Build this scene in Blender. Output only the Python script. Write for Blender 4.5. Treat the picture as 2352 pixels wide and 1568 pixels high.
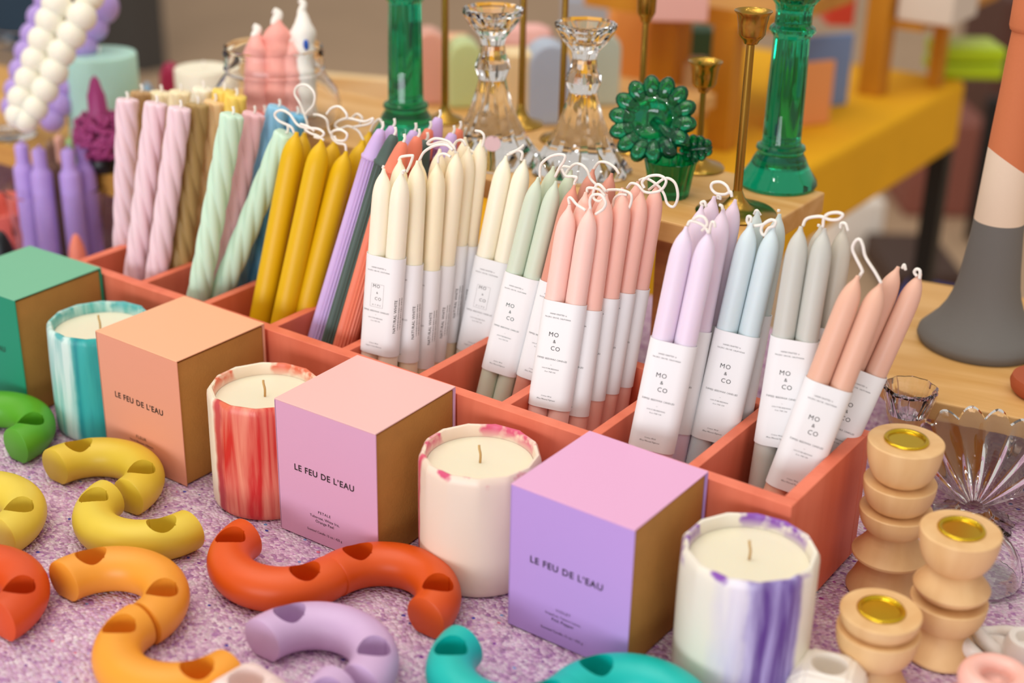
import bpy, bmesh, math, random
from mathutils import Vector, Matrix
random.seed(7)
PI = math.pi
S = bpy.context.scene
for o in list(bpy.data.objects): bpy.data.objects.remove(o)
C = S.collection

# ---------------------------------------------------------------- camera
# world frame: origin on the table at the front right foot of the coral tray, x along the tray, y away from the aisle
CAM = Vector((0.30701, -0.7658, 0.57577))
CR = Vector((0.81699, 0.57631, 0.02015)); CU = Vector((-0.2506, 0.32334, 0.9125)); CF = Vector((-0.51936, 0.75055, -0.40858))
FPX = 3294.34
cd = bpy.data.cameras.new('camera'); cam = bpy.data.objects.new('camera', cd); C.objects.link(cam)
M = Matrix((CR.normalized(), CU.normalized(), (-CF).normalized())).transposed().to_4x4(); M.translation = CAM
cam.matrix_world = M
cd.sensor_width = 36; cd.lens = FPX / 2352 * 36; cd.clip_start = 0.02; cd.clip_end = 60
cd.dof.use_dof = True; cd.dof.focus_distance = 1.07; cd.dof.aperture_fstop = 3.2
S.camera = cam

# ---------------------------------------------------------------- light
W = bpy.data.worlds.new('hall'); S.world = W; W.use_nodes = True
W.node_tree.nodes['Background'].inputs[0].default_value = (1.0, 0.93, 0.86, 1)
W.node_tree.nodes['Background'].inputs[1].default_value = 0.43

def area(name, loc, target, sx, sy, power, col):
    l = bpy.data.lights.new(name, 'AREA'); l.shape = 'RECTANGLE'; l.size = sx; l.size_y = sy; l.energy = power; l.color = col
    o = bpy.data.objects.new(name, l); C.objects.link(o); o.location = loc
    o.rotation_euler = (Vector(target) - Vector(loc)).to_track_quat('-Z', 'Y').to_euler()
    return o
area('ceiling_softlight', (-0.9, -0.5, 2.9), (-0.2, 0.1, 0), 2.2, 1.6, 16, (1.0, 0.93, 0.84))
area('window_light', (0.2, -3.4, 0.45), (-0.2, 0, 0.1), 2.4, 0.9, 42, (0.88, 0.93, 1.0))
for i in range(5):
    for j in range(4):
        l = bpy.data.lights.new('ceiling_spotlight', 'POINT'); l.energy = 4.2; l.shadow_soft_size = 0.02; l.color = (1.0, 0.95, 0.88)
        o = bpy.data.objects.new('ceiling_spotlight', l); C.objects.link(o)
        o.location = (-2.1 + i * 0.72 + 0.1 * math.sin(j * 5), -1.5 + j * 0.78 + 0.08 * math.cos(i * 7), 2.3)
S.view_settings.view_transform = 'Standard'; S.view_settings.look = 'None'
S.view_settings.exposure = 0.44; S.view_settings.gamma = 1.0; S.view_settings.use_curve_mapping = False

# ---------------------------------------------------------------- pixel helpers (measurements taken in the 2352x1568 photograph)
def ray(px, py):
    return (CF * FPX + CR * (px - 1176) - CU * (py - 784)).normalized()
def hz(px, py, z=0.0):
    d = ray(px, py); return CAM + d * ((z - CAM.z) / d.z)
def hy(px, py, y):
    d = ray(px, py); return CAM + d * ((y - CAM.y) / d.y)
def hd(px, py, dist):
    d = ray(px, py); return CAM + d * (dist / d.dot(CF))
def depth(p): return (Vector(p) - CAM).dot(CF)
def pr(p):
    d = Vector(p) - CAM; z = d.dot(CF)
    return (1176 + FPX * d.dot(CR) / z, 784 - FPX * d.dot(CU) / z)
def zat(py, x, y):
    lo, hi = -1.0, 1.2
    for _ in range(40):
        m = (lo + hi) / 2
        if pr((x, y, m))[1] > py: lo = m
        else: hi = m
    return lo

# ---------------------------------------------------------------- materials
def lin(h):
    h = h.lstrip('#'); v = [int(h[i:i + 2], 16) / 255 for i in (0, 2, 4)]
    return tuple((c / 12.92 if c <= 0.04045 else ((c + 0.055) / 1.055) ** 2.4) for c in v) + (1,)
_m = {}
def mat(name, col, rough=0.5, sss=0.0, trans=0.0, metal=0.0, ior=1.45, noise=0.0, nscale=30.0, bump=0.0, bscale=200.0, coat=0.0, spec=0.5):
    if name in _m: return _m[name]
    m = bpy.data.materials.new(name); m.use_nodes = True; nt = m.node_tree; b = nt.nodes['Principled BSDF']
    c = lin(col) if isinstance(col, str) else tuple(col) + (1,)
    b.inputs['Base Color'].default_value = c; b.inputs['Roughness'].default_value = rough
    b.inputs['Metallic'].default_value = metal; b.inputs['Transmission Weight'].default_value = trans; b.inputs['IOR'].default_value = ior
    b.inputs['Specular IOR Level'].default_value = spec
    if coat: b.inputs['Coat Weight'].default_value = coat; b.inputs['Coat Roughness'].default_value = 0.08
    if sss:
        b.inputs['Subsurface Weight'].default_value = sss; b.inputs['Subsurface Radius'].default_value = (1, 0.6, 0.4); b.inputs['Subsurface Scale'].default_value = 0.006
    if noise or bump:
        tc = nt.nodes.new('ShaderNodeTexCoord')
    if noise:
        n = nt.nodes.new('ShaderNodeTexNoise'); n.inputs['Scale'].default_value = nscale; n.inputs['Detail'].default_value = 3
        nt.links.new(tc.outputs['Object'], n.inputs['Vector'])
        mx = nt.nodes.new('ShaderNodeMix'); mx.data_type = 'RGBA'
        mx.inputs[6].default_value = tuple(max(0, x * (1 - noise)) for x in c[:3]) + (1,)
        mx.inputs[7].default_value = tuple(min(1, x * (1 + noise)) for x in c[:3]) + (1,)
        nt.links.new(n.outputs['Fac'], mx.inputs[0]); nt.links.new(mx.outputs[2], b.inputs['Base Color'])
    if bump:
        n2 = nt.nodes.new('ShaderNodeTexNoise'); n2.inputs['Scale'].default_value = bscale; n2.inputs['Detail'].default_value = 4
        nt.links.new(tc.outputs['Object'], n2.inputs['Vector'])
        bp = nt.nodes.new('ShaderNodeBump'); bp.inputs['Strength'].default_value = bump; bp.inputs['Distance'].default_value = 0.001
        nt.links.new(n2.outputs['Fac'], bp.inputs['Height']); nt.links.new(bp.outputs['Normal'], b.inputs['Normal'])
    _m[name] = m; return m

def wood(name, c1, c2, scale=(6, 60, 60), rough=0.5, bump=0.15):
    if name in _m: return _m[name]
    m = bpy.data.materials.new(name); m.use_nodes = True; nt = m.node_tree; b = nt.nodes['Principled BSDF']
    tc = nt.nodes.new('ShaderNodeTexCoord'); mp = nt.nodes.new('ShaderNodeMapping'); mp.inputs['Scale'].default_value = scale
    n = nt.nodes.new('ShaderNodeTexNoise'); n.inputs['Scale'].default_value = 1.0; n.inputs['Detail'].default_value = 5; n.inputs['Distortion'].default_value = 0.6
    r = nt.nodes.new('ShaderNodeValToRGB'); r.color_ramp.elements[0].color = lin(c1); r.color_ramp.elements[1].color = lin(c2)
    r.color_ramp.elements[0].position = 0.35; r.color_ramp.elements[1].position = 0.65
    nt.links.new(tc.outputs['Object'], mp.inputs['Vector']); nt.links.new(mp.outputs[0], n.inputs['Vector'])
    nt.links.new(n.outputs['Fac'], r.inputs[0]); nt.links.new(r.outputs[0], b.inputs['Base Color'])
    bp = nt.nodes.new('ShaderNodeBump'); bp.inputs['Strength'].default_value = bump; bp.inputs['Distance'].default_value = 0.0006
    nt.links.new(n.outputs['Fac'], bp.inputs['Height']); nt.links.new(bp.outputs['Normal'], b.inputs['Normal'])
    b.inputs['Roughness'].default_value = rough; _m[name] = m; return m

def rug_mat():
    m = bpy.data.materials.new('knitted_rug'); m.use_nodes = True; nt = m.node_tree; b = nt.nodes['Principled BSDF']
    N = nt.nodes.new; L = nt.links.new
    tc = N('ShaderNodeTexCoord')
    wr = N('ShaderNodeTexNoise'); wr.inputs['Scale'].default_value = 60; L(tc.outputs['Object'], wr.inputs['Vector'])
    ad = N('ShaderNodeVectorMath'); ad.operation = 'MULTIPLY_ADD'; ad.inputs[1].default_value = (0.004, 0.004, 0); L(wr.outputs['Color'], ad.inputs[0]); L(tc.outputs['Object'], ad.inputs[2])
    mp = N('ShaderNodeMapping'); mp.inputs['Scale'].default_value = (1, 1.35, 1); mp.inputs['Rotation'].default_value = (0, 0, 0.5); L(ad.outputs[0], mp.inputs['Vector'])
    v = N('ShaderNodeTexVoronoi'); v.inputs['Scale'].default_value = 290; v.inputs['Randomness'].default_value = 0.75; v.feature = 'F1'; L(mp.outputs[0], v.inputs['Vector'])
    sep = N('ShaderNodeSeparateColor'); L(v.outputs['Color'], sep.inputs[0])
    n2 = N('ShaderNodeTexNoise'); n2.inputs['Scale'].default_value = 55; n2.inputs['Detail'].default_value = 4; L(tc.outputs['Object'], n2.inputs['Vector'])
    a = N('ShaderNodeMath'); a.operation = 'MULTIPLY_ADD'; a.inputs[1].default_value = 0.75; L(sep.outputs[0], a.inputs[0])
    a2 = N('ShaderNodeMath'); a2.operation = 'MULTIPLY_ADD'; a2.inputs[1].default_value = 0.7; a2.inputs[2].default_value = -0.18; L(n2.outputs['Fac'], a2.inputs[0]); L(a2.outputs[0], a.inputs[2])
    r = N('ShaderNodeValToRGB'); e = r.color_ramp.elements
    e[0].position = 0.0; e[0].color = lin('#8e5c96'); e[1].position = 1.0; e[1].color = lin('#f2e4ec')
    for p, c in ((0.12, '#b280b4'), (0.3, '#cb9fc3'), (0.5, '#dab6d1'), (0.75, '#e6ccde')):
        x = e.new(p); x.color = lin(c)
    L(a.outputs[0], r.inputs[0])
    # rare coloured fibres
    v2 = N('ShaderNodeTexVoronoi'); v2.inputs['Scale'].default_value = 95; L(mp.outputs[0], v2.inputs['Vector'])
    s2 = N('ShaderNodeSeparateColor'); L(v2.outputs['Color'], s2.inputs[0])
    lt = N('ShaderNodeMath'); lt.operation = 'LESS_THAN'; lt.inputs[1].default_value = 0.16; L(v2.outputs['Distance'], lt.inputs[0])
    gt = N('ShaderNodeMath'); gt.operation = 'GREATER_THAN'; gt.inputs[1].default_value = 0.55; L(s2.outputs[0], gt.inputs[0])
    mu = N('ShaderNodeMath'); mu.operation = 'MULTIPLY'; L(lt.outputs[0], mu.inputs[0]); L(gt.outputs[0], mu.inputs[1])
    r2 = N('ShaderNodeValToRGB'); r2.color_ramp.interpolation = 'CONSTANT'; f = r2.color_ramp.elements
    f[0].position = 0; f[0].color = lin('#8a4aa0'); f[1].position = 0.75; f[1].color = lin('#7fa0d8')
    for p, c in ((0.3, '#b04a9a'), (0.5, '#5b55b0'), (0.88, '#e07a90')):
        x = f.new(p); x.color = lin(c)
    L(s2.outputs[1], r2.inputs[0])
    mx = N('ShaderNodeMix'); mx.data_type = 'RGBA'; L(mu.outputs[0], mx.inputs[0]); L(r.outputs[0], mx.inputs[6]); L(r2.outputs[0], mx.inputs[7])
    L(mx.outputs[2], b.inputs['Base Color']); b.inputs['Roughness'].default_value = 0.95; b.inputs['Specular IOR Level'].default_value = 0.1
    iv = N('ShaderNodeMath'); iv.operation = 'SUBTRACT'; iv.inputs[0].default_value = 1; L(v.outputs['Distance'], iv.inputs[1])
    bp = N('ShaderNodeBump'); bp.inputs['Strength'].default_value = 1.0; bp.inputs['Distance'].default_value = 0.0034
    L(iv.outputs[0], bp.inputs['Height']); L(bp.outputs['Normal'], b.inputs['Normal'])
    return m

# ---------------------------------------------------------------- mesh helpers
def link(name, me, m=None, parent=None, smooth=False, angle=None):
    o = bpy.data.objects.new(name, me); C.objects.link(o)
    if m is not None and not me.materials: me.materials.append(m)
    if smooth or angle:
        me.polygons.foreach_set('use_smooth', [True] * len(me.polygons))
        if angle: me.set_sharp_from_angle(angle=math.radians(angle))
    if parent is not None: o.parent = parent
    return o
def mk(name, vs, fs, m=None, parent=None, smooth=False, angle=None):
    me = bpy.data.meshes.new(name); me.from_pydata([tuple(v) for v in vs], [], fs); me.validate(); me.update()
    return link(name, me, m, parent, smooth, angle)
def tag(o, label=None, cat=None, group=None, kind=None):
    if label: o['label'] = label
    if cat: o['category'] = cat
    if group: o['group'] = group
    if kind: o['kind'] = kind
    return o
def empty(name, loc, label, cat, group=None, rz=0.0, mat4=None):
    o = bpy.data.objects.new(name, None); o.empty_display_size = 0.02; C.objects.link(o)
    if mat4 is not None: o.matrix_world = mat4
    else: o.location = loc; o.rotation_euler = (0, 0, rz)
    return tag(o, label, cat, group)

class G:                                              # geometry collector for one mesh
    def __init__(s): s.v = []; s.f = []
    def add(s, vs, fs, M=None):
        k = len(s.v); s.v += [(M @ Vector(v)) if M else Vector(v) for v in vs]; s.f += [tuple(i + k for i in f) for f in fs]; return s
    def box(s, a, b, M=None):
        x0, y0, z0 = a; x1, y1, z1 = b
        return s.add([(x0, y0, z0), (x1, y0, z0), (x1, y1, z0), (x0, y1, z0), (x0, y0, z1), (x1, y0, z1), (x1, y1, z1), (x0, y1, z1)],
                     [(0, 3, 2, 1), (4, 5, 6, 7), (0, 1, 5, 4), (1, 2, 6, 5), (2, 3, 7, 6), (3, 0, 4, 7)], M)
    def lathe(s, prof, n=32, M=None, mod=None):
        vs = []; fs = []; P = prof
        for (r, z) in P:
            for i in range(n):
                t = 2 * PI * i / n; rr = r * (mod(t, z, r) if mod else 1)
                vs.append((rr * math.cos(t), rr * math.sin(t), z))
        for k in range(len(P) - 1):
            for i in range(n):
                j = (i + 1) % n
                fs.append((k * n + i, k * n + j, (k + 1) * n + j, (k + 1) * n + i))
        if P[0][0] > 1e-6: fs.append(tuple(range(n - 1, -1, -1)))
        if P[-1][0] > 1e-6: fs.append(tuple((len(P) - 1) * n + i for i in range(n)))
        return s.add(vs, fs, M)
    def tube(s, pts, r, n=8, closed=False, caps=True):
        pts = [Vector(p) for p in pts]; N_ = len(pts); vs = []; fs = []
        rr = r if isinstance(r, (list, tuple)) else [r] * N_
        up = None
        for i, p in enumerate(pts):
            a = pts[i - 1] if (i > 0 or closed) else p; b = pts[(i + 1) % N_] if (i < N_ - 1 or closed) else p
            d = (b - a)
            d = d.normalized() if d.length > 1e-9 else Vector((0, 0, 1))
            if up is None: up = d.orthogonal().normalized()
            x = (up - d * up.dot(d)); x = x.normalized() if x.length > 1e-6 else d.orthogonal().normalized(); up = x; y = d.cross(x)
            for k in range(n):
                t = 2 * PI * k / n; vs.append(p + (x * math.cos(t) + y * math.sin(t)) * rr[i])
        m = N_ if closed else N_ - 1
        for i in range(m):
            j = (i + 1) % N_
            for k in range(n): fs.append((i * n + k, i * n + (k + 1) % n, j * n + (k + 1) % n, j * n + k))
        if caps and not closed: fs.append(tuple(range(n - 1, -1, -1))); fs.append(tuple((N_ - 1) * n + k for k in range(n)))
        return s.add(vs, fs)
    def sphere(s, c, r, n=20, m=12, sc=(1, 1, 1), M=None):
        prof = [(math.sin(PI * k / m) * 1.0, -math.cos(PI * k / m)) for k in range(m + 1)]
        prof[0] = (0, -1); prof[-1] = (0, 1)
        T = Matrix.Translation(Vector(c)) @ Matrix.Diagonal((r * sc[0], r * sc[1], r * sc[2], 1))
        return s.lathe(prof, n, (M @ T) if M else T)
    def prism(s, poly, z0, z1, M=None):
        n = len(poly)
        vs = [(x, y, z0) for x, y in poly] + [(x, y, z1) for x, y in poly]
        fs = [tuple(range(n - 1, -1, -1)), tuple(range(n, 2 * n))] + [(i, (i + 1) % n, n + (i + 1) % n, n + i) for i in range(n)]
        return s.add(vs, fs, M)
    def build(s, name, m=None, parent=None, smooth=False, angle=None, weld=False, bevel=0, seg=2):
        o = mk(name, s.v, s.f, m, parent, False)
        me = o.data
        if weld or bevel:
            bm = bmesh.new(); bm.from_mesh(me); bmesh.ops.remove_doubles(bm, verts=bm.verts, dist=1e-6)
            if bevel: bmesh.ops.bevel(bm, geom=list(bm.edges), offset=bevel, segments=seg, affect='EDGES', profile=0.5)
            bmesh.ops.recalc_face_normals(bm, faces=bm.faces); bm.to_mesh(me); bm.free()
        if smooth or angle:
            me.polygons.foreach_set('use_smooth', [True] * len(me.polygons))
            if angle: me.set_sharp_from_angle(angle=math.radians(angle))
        return o

def crom(P, k=7):
    P = [Vector(p) for p in P]; Q = [P[0] * 2 - P[1]] + P + [P[-1] * 2 - P[-2]]; out = []
    for i in range(1, len(Q) - 2):
        a, b, c, d = Q[i - 1:i + 3]
        for j in range(k):
            t = j / k
            out.append(0.5 * ((2 * b) + (c - a) * t + (2 * a - 5 * b + 4 * c - d) * t * t + (3 * b - a - 3 * c + d) * t ** 3))
    out.append(P[-1]); return out

_tx = {}
def text_geo(txt, w=None, h=None, bold=0.0, shear=0.0, space=1.0, res=2):
    key = (txt, bold, shear, space, res)
    if key not in _tx:
        cu = bpy.data.curves.new('t', 'FONT'); cu.body = txt; cu.size = 1; cu.offset = bold; cu.shear = shear; cu.space_character = space
        cu.resolution_u = res; cu.align_x = 'CENTER'; cu.fill_mode = 'BOTH'
        o = bpy.data.objects.new('t', cu); C.objects.link(o)
        dg = bpy.context.evaluated_depsgraph_get(); me = bpy.data.meshes.new_from_object(o.evaluated_get(dg))
        vs = [(v.co.x, v.co.y) for v in me.vertices]; fs = [tuple(p.vertices) for p in me.polygons]
        bpy.data.objects.remove(o); bpy.data.curves.remove(cu); bpy.data.meshes.remove(me)
        _tx[key] = (vs, fs)
    vs, fs = _tx[key]
    x0 = min(v[0] for v in vs); x1 = max(v[0] for v in vs); y0 = min(v[1] for v in vs); y1 = max(v[1] for v in vs)
    sx = (w / (x1 - x0)) if w else None; sy = (h / (y1 - y0)) if h else sx
    if sx is None: sx = sy
    return [((v[0] - (x0 + x1) / 2) * sx, (v[1] - (y0 + y1) / 2) * sy) for v in vs], fs

# ================================================================ SETTING
RUG = rug_mat()
g = G(); g.box((-9, -6, -0.8), (6, 12, -0.75))
tag(g.build('floor', mat('hall_floor', '#c0a283', rough=0.85, noise=0.12, nscale=3)), kind='structure')

# table under the rug, and the rug itself
t = empty('display_table', (0, 0, -0.75), 'front display table mostly hidden under the lilac rug', 'table')
g = G(); g.box((-1.5, -0.62, 0.715), (0.62, 0.46, 0.744)); g.build('tabletop', wood('table_wood', '#b98a55', '#caa06c'), t, bevel=0.002)
for x in (-1.44, 0.56):
    for y in (-0.56, 0.40):
        g = G(); g.box((x - 0.025, y - 0.025, 0), (x + 0.025, y + 0.025, 0.715)); g.build('leg', mat('black_leg', '#15120f', rough=0.5), t, bevel=0.002)
g = G(); n = 60; xs = [-1.52 + 2.16 * i / n for i in range(n + 1)]; ys = [-0.64 + 1.12 * i / 30 for i in range(31)]
vs = [(x, y, 0.0) for y in ys for x in xs]; k = n + 1
fs = [(j * k + i, j * k + i + 1, (j + 1) * k + i + 1, (j + 1) * k + i) for j in range(30) for i in range(n)]
vs2 = [(x, y, -0.006) for x, y, z in vs]; K = len(vs)
fs2 = [tuple(reversed([a + K for a in f])) for f in fs]
bd = [i for i in range(k)] + [j * k + n for j in range(1, 31)] + [30 * k + i for i in range(n - 1, -1, -1)] + [j * k for j in range(29, 0, -1)]
fs3 = [(bd[i], bd[i] + K, bd[(i + 1) % len(bd)] + K, bd[(i + 1) % len(bd)]) for i in range(len(bd))]
tag(mk('rug', vs + vs2, fs + fs2 + fs3, RUG), 'lilac and white flecked knitted rug covering the front table', 'rug')

# ================================================================ CORAL TRAY
SP = 0.07816; TH = 0.103; TD = 0.1322; NT = 9; TW = NT * SP + 0.008
def tray_mat():
    m = wood('coral_paint', '#de6f50', '#ea7d5e', scale=(40, 40, 6), rough=0.55, bump=0.25); return m
CO = tray_mat()
tr = empty('compartment_tray', (0, 0, 0), 'long coral painted wooden tray with nine compartments full of candles', 'tray')
g = G(); g.box((-TW, 0, 0.003), (0, 0.010, TH)); g.build('front_wall', CO, tr, bevel=0.0006)
g = G(); g.box((-TW, TD - 0.010, 0.003), (0, TD, TH)); g.build('back_wall', CO, tr, bevel=0.0006)
for x in (-TW, -0.010):
    g = G(); g.box((x, 0.0101, 0.003), (x + 0.010, TD - 0.0101, TH)); g.build('end_wall', CO, tr, bevel=0.0006)
g = G(); g.box((-TW + 0.01, 0.0101, 0.001), (-0.0101, TD - 0.0101, 0.010)); g.build('tray_floor', CO, tr)
for k in range(1, NT):
    x = -k * SP; g = G(); g.box((x - 0.004, 0.0102, 0.0102), (x + 0.004, TD - 0.0102, TH - 0.0008)); g.build('divider', CO, tr, bevel=0.0005)

# ================================================================ BOXES OF SCENTED CANDLES
BW, BH = 0.0943, 0.1082
KR = mat('kraft_card', '#b8823f', rough=0.85, noise=0.10, nscale=60, bump=0.3, bscale=500)
INK = mat('black_ink', '#1c1714', rough=0.6)
INK2 = mat('grey_ink', '#4a4442', rough=0.6)
def card(name, c): return mat(name, c, rough=0.55, bump=0.08, bscale=700)
def flat_text(items, y, parent, m=INK, name='printed_text'):
    g = G()
    for (txt, cx, cz, w, h, bold, shear, space) in items:
        vs, fs = text_geo(txt, w, h, bold, shear, space, 3)
        g.add([(cx + a, y, cz + b) for a, b in vs], fs)
    return g.build(name, m, parent)
def candle_box(x, yaw, y, front, top, names, label, lines, dome=None):
    t = empty('candle_box', (x, y, 0.001), label, 'box', 'boxes of scented candles along the tray', rz=yaw)
    th = 0.0010
    g = G(); g.box((-BW, 0, 0), (0, th, BH)); g.build('front_panel', card(names + '_front', front), t, bevel=0.0003)
    g = G(); g.box((-BW, 0.0, BH), (0, BW - 0.0005, BH + th)); g.build('lid_panel', card(names + '_lit_top', top), t, bevel=0.0003)  # lid tint differs from the front: warm overhead light painted into its colour
    g = G(); g.box((-BW, BW - 0.0015, 0), (0, BW - 0.0005, BH)); g.box((-BW, 0, 0), (-BW + th, BW - 0.0005, BH)); g.build('back_panel', card(names + '_front', front), t)
    g = G(); g.box((-BW + 0.0012, 0.0014, 0.0002), (-0.0016, BW - 0.0017, BH - 0.0020)); g.build('kraft_inner_box', KR, t, bevel=0.0008)
    flat_text(lines[:1], -0.0002, t, INK, 'title_lettering')
    if lines[1:]: flat_text(lines[1:], -0.0002, t, INK, 'small_lettering')
    return t
def feu(sub, l2, l3):
    B, H = BW, BH
    L = [("LE FEU DE L’EAU", -0.52 * B, 0.54 * H, 0.60 * B, None, 0.018, 0, 1.12),
         (sub, -0.53 * B, 0.249 * H, 0.125 * B, None, 0, 0, 1.25),
         (l2, -0.53 * B, 0.205 * H, 0.30 * B, None, 0, 0, 1.05), (l3, -0.53 * B, 0.171 * H, 0.185 * B, None, 0, 0, 1.05),
         ('Scented Candle 15 oz / 425 g', -0.535 * B, 0.088 * H, 0.355 * B, None, 0, 0, 1.05)]
    return L
candle_box(-0.0608, -0.0107, -0.0965, '#bf9ade', '#e3abd2', 'violet_card', 'lavender box with light-tinted pink lid reading LE FEU DE L’EAU VIOLET, nearest the tray corner', feu('VIOLET', 'Grapefruit, Tobacco Leaves,', 'Pink Pepper'))
candle_box(-0.2692, 0.018, -0.0965, '#dba6c4', '#ebbcb8', 'petal_card', 'pale pink box reading LE FEU DE L’EAU PETALE between two round candles', feu('PETALE', 'Tuberose, White Iris,', 'Orange Peel'))
candle_box(-0.4656, -0.013, -0.0980, '#e59d80', '#f0b48c', 'peach_card', 'peach box reading LE FEU DE L’EAU FLEUR behind the yellow arches', feu('FLEUR', 'Neroli Blossom, Hibiscus,', 'Citrus Peel'))
candle_box(-0.6615, 0.030, -0.0965, '#0c8f6b', '#74b895', 'green_card', 'green box with light-tinted lid at the left end of the tray, lettering ending in L’EAU', feu('', '', '')[:1])

# ================================================================ ROUND MARBLED CANDLES
def marble(name, base, streaks, rimcol, seed, all_over=False):
    m = bpy.data.materials.new(name); m.use_nodes = True; nt = m.node_tree; b = nt.nodes['Principled BSDF']; N = nt.nodes.new; L = nt.links.new
    tc = N('ShaderNodeTexCoord'); sp = N('ShaderNodeSeparateXYZ'); L(tc.outputs['Object'], sp.inputs[0])
    at = N('ShaderNodeMath'); at.operation = 'ARCTAN2'; L(sp.outputs[1], at.inputs[0]); L(sp.outputs[0], at.inputs[1])
    wv = N('ShaderNodeTexNoise'); wv.inputs['Scale'].default_value = 45; wv.inputs['Detail'].default_value = 3; L(tc.outputs['Object'], wv.inputs['Vector'])
    mp = N('ShaderNodeMapping'); mp.inputs['Scale'].default_value = (90, 90, 7); mp.inputs['Location'].default_value = (seed, seed * 2, 0); L(tc.outputs['Object'], mp.inputs['Vector'])
    st = N('ShaderNodeTexNoise'); st.inputs['Scale'].default_value = 1.0; st.inputs['Detail'].default_value = 4; st.inputs['Distortion'].default_value = 0.4; L(mp.outputs[0], st.inputs['Vector'])
    aw = N('ShaderNodeMath'); aw.operation = 'MULTIPLY_ADD'; aw.inputs[1].default_value = 0.16; L(wv.outputs['Fac'], aw.inputs[0]); L(at.outputs[0], aw.inputs[2])
    prev = None
    for (a0, a1, col, col2, soft) in streaks:
        c = (a0 + a1) / 2 + 0.08; hw = (a1 - a0) / 2
        s_ = N('ShaderNodeMath'); s_.operation = 'SUBTRACT'; s_.inputs[1].default_value = c; L(aw.outputs[0], s_.inputs[0])
        ab = N('ShaderNodeMath'); ab.operation = 'ABSOLUTE'; L(s_.outputs[0], ab.inputs[0])
        mr = N('ShaderNodeMapRange'); mr.inputs['From Min'].default_value = hw + soft; mr.inputs['From Max'].default_value = hw - soft; L(ab.outputs[0], mr.inputs['Value'])
        rr = N('ShaderNodeValToRGB'); rr.color_ramp.elements[0].position = 0.38; rr.color_ramp.elements[1].position = 0.62
        rr.color_ramp.elements[0].color = lin(col); rr.color_ramp.elements[1].color = lin(col2); L(st.outputs['Fac'], rr.inputs[0])
        mx = N('ShaderNodeMix'); mx.data_type = 'RGBA'; L(mr.outputs[0], mx.inputs[0])
        if prev is None: mx.inputs[6].default_value = lin(base)
        else: L(prev, mx.inputs[6])
        L(rr.outputs[0], mx.inputs[7]); prev = mx.outputs[2]
    # coloured patches around the rim
    zr = N('ShaderNodeMapRange'); zr.inputs['From Min'].default_value = 0.083; zr.inputs['From Max'].default_value = 0.092; L(sp.outputs[2], zr.inputs['Value'])
    rp = N('ShaderNodeMapRange'); rp.inputs['From Min'].default_value = 0.52; rp.inputs['From Max'].default_value = 0.60; L(wv.outputs['Fac'], rp.inputs['Value'])
    mu = N('ShaderNodeMath'); mu.operation = 'MULTIPLY'; L(zr.outputs[0], mu.inputs[0]); L(rp.outputs[0], mu.inputs[1])
    mx = N('ShaderNodeMix'); mx.data_type = 'RGBA'; L(mu.outputs[0], mx.inputs[0]); L(prev, mx.inputs[6]); mx.inputs[7].default_value = lin(rimcol)
    L(mx.outputs[2], b.inputs['Base Color']); b.inputs['Roughness'].default_value = 0.38
    b.inputs['Subsurface Weight'].default_value = 0.2; b.inputs['Subsurface Radius'].default_value = (1, .8, .6); b.inputs['Subsurface Scale'].default_value = 0.005
    return m
WAXF = mat('cream_wax_fill', '#f4e8cc', rough=0.4, sss=0.3)
WICKB = mat('tan_wick', '#c9a46a', rough=0.9)
def marbled_candle(px, py, m, label, seed):
    p = hz(px, py, 0.096); t = empty('marbled_candle', (p.x, p.y, 0.001), label, 'candle', 'round marbled candles along the tray')
    rnd = random.Random(seed); R = 0.0437; nf = 13; H = 0.095
    off = [rnd.uniform(-1, 1) for _ in range(nf)]
    def mod(tt, z, r):
        a = (tt / (2 * PI) * nf); f = a - math.floor(a); k = 1 / math.cos((f - .5) * 2 * PI / nf) * math.cos(PI / nf)
        w = min(1, max(0, (z - 0.05) / 0.04)); w = w * w
        return (1 - w * .9 - .1) + (w * .9 + .1) * (k * (1 + 0.006 * off[int(a) % nf]))
    g = G(); P = [(0.0, 0), (R - .002, 0), (R * .99, .002)] + [(R, .005 + .083 * i / 10) for i in range(11)] + [(R - .0006, H - .003), (R - .0022, H - .0006), (R - .0042, H - .001), (R - .0056, H - .004), (R - .006, H - .012), (0, H - .012)]
    def mod2(tt, z, r): return mod(tt, z, r) if r > R - .0045 else 1
    g.lathe(P, 104, None, mod2); g.build('vessel', m, t, angle=50)
    g = G(); g.lathe([(0, H - .0119), (R - .0061, H - .0119), (R - .0061, H - .0098), (R - .0075, H - .0102), (R - .012, H - .0104), (0, H - .0104)], 48)
    g.build('wax_fill', WAXF, t, angle=60)
    g = G(); g.tube(crom([(0, 0, H - .0108), (.0003, 0, H - .004), (-.0008, 0, H + .0005), (-.0012, .0003, H + .003)], 5), .0009, 8); g.build('wick', WICKB, t, smooth=True)
    return t
marbled_candle(1724, 1252, marble('violet_marbled_wax', '#ece6d6', [(-1.13 - .02, -1.13 + .86, '#5d3a8c', '#b9aee0', .05), (-1.45, -1.12, '#cfc8ea', '#e8e4f0', .25)], '#8a50b0', 3), 'cream round candle with violet streaks, nearest the wooden candle holders', 3)
marbled_candle(1103, 1032, marble('pink_marbled_wax', '#f0dcc8', [(-2.38, -2.24, '#b8143a', '#e0607a', .04)], '#d8567c', 9), 'cream round candle with a thin crimson edge streak, between pink and lavender boxes', 9)
marbled_candle(607, 882, marble('red_marbled_wax', '#f2e4cc', [(-1.86, .35, '#d02a28', '#f09a80', .05), (-1.86, -1.66, '#a8152a', '#c84a4a', .05)], '#e07050', 15), 'cream round candle with broad red streaks, between peach and pink boxes', 15)
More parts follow.
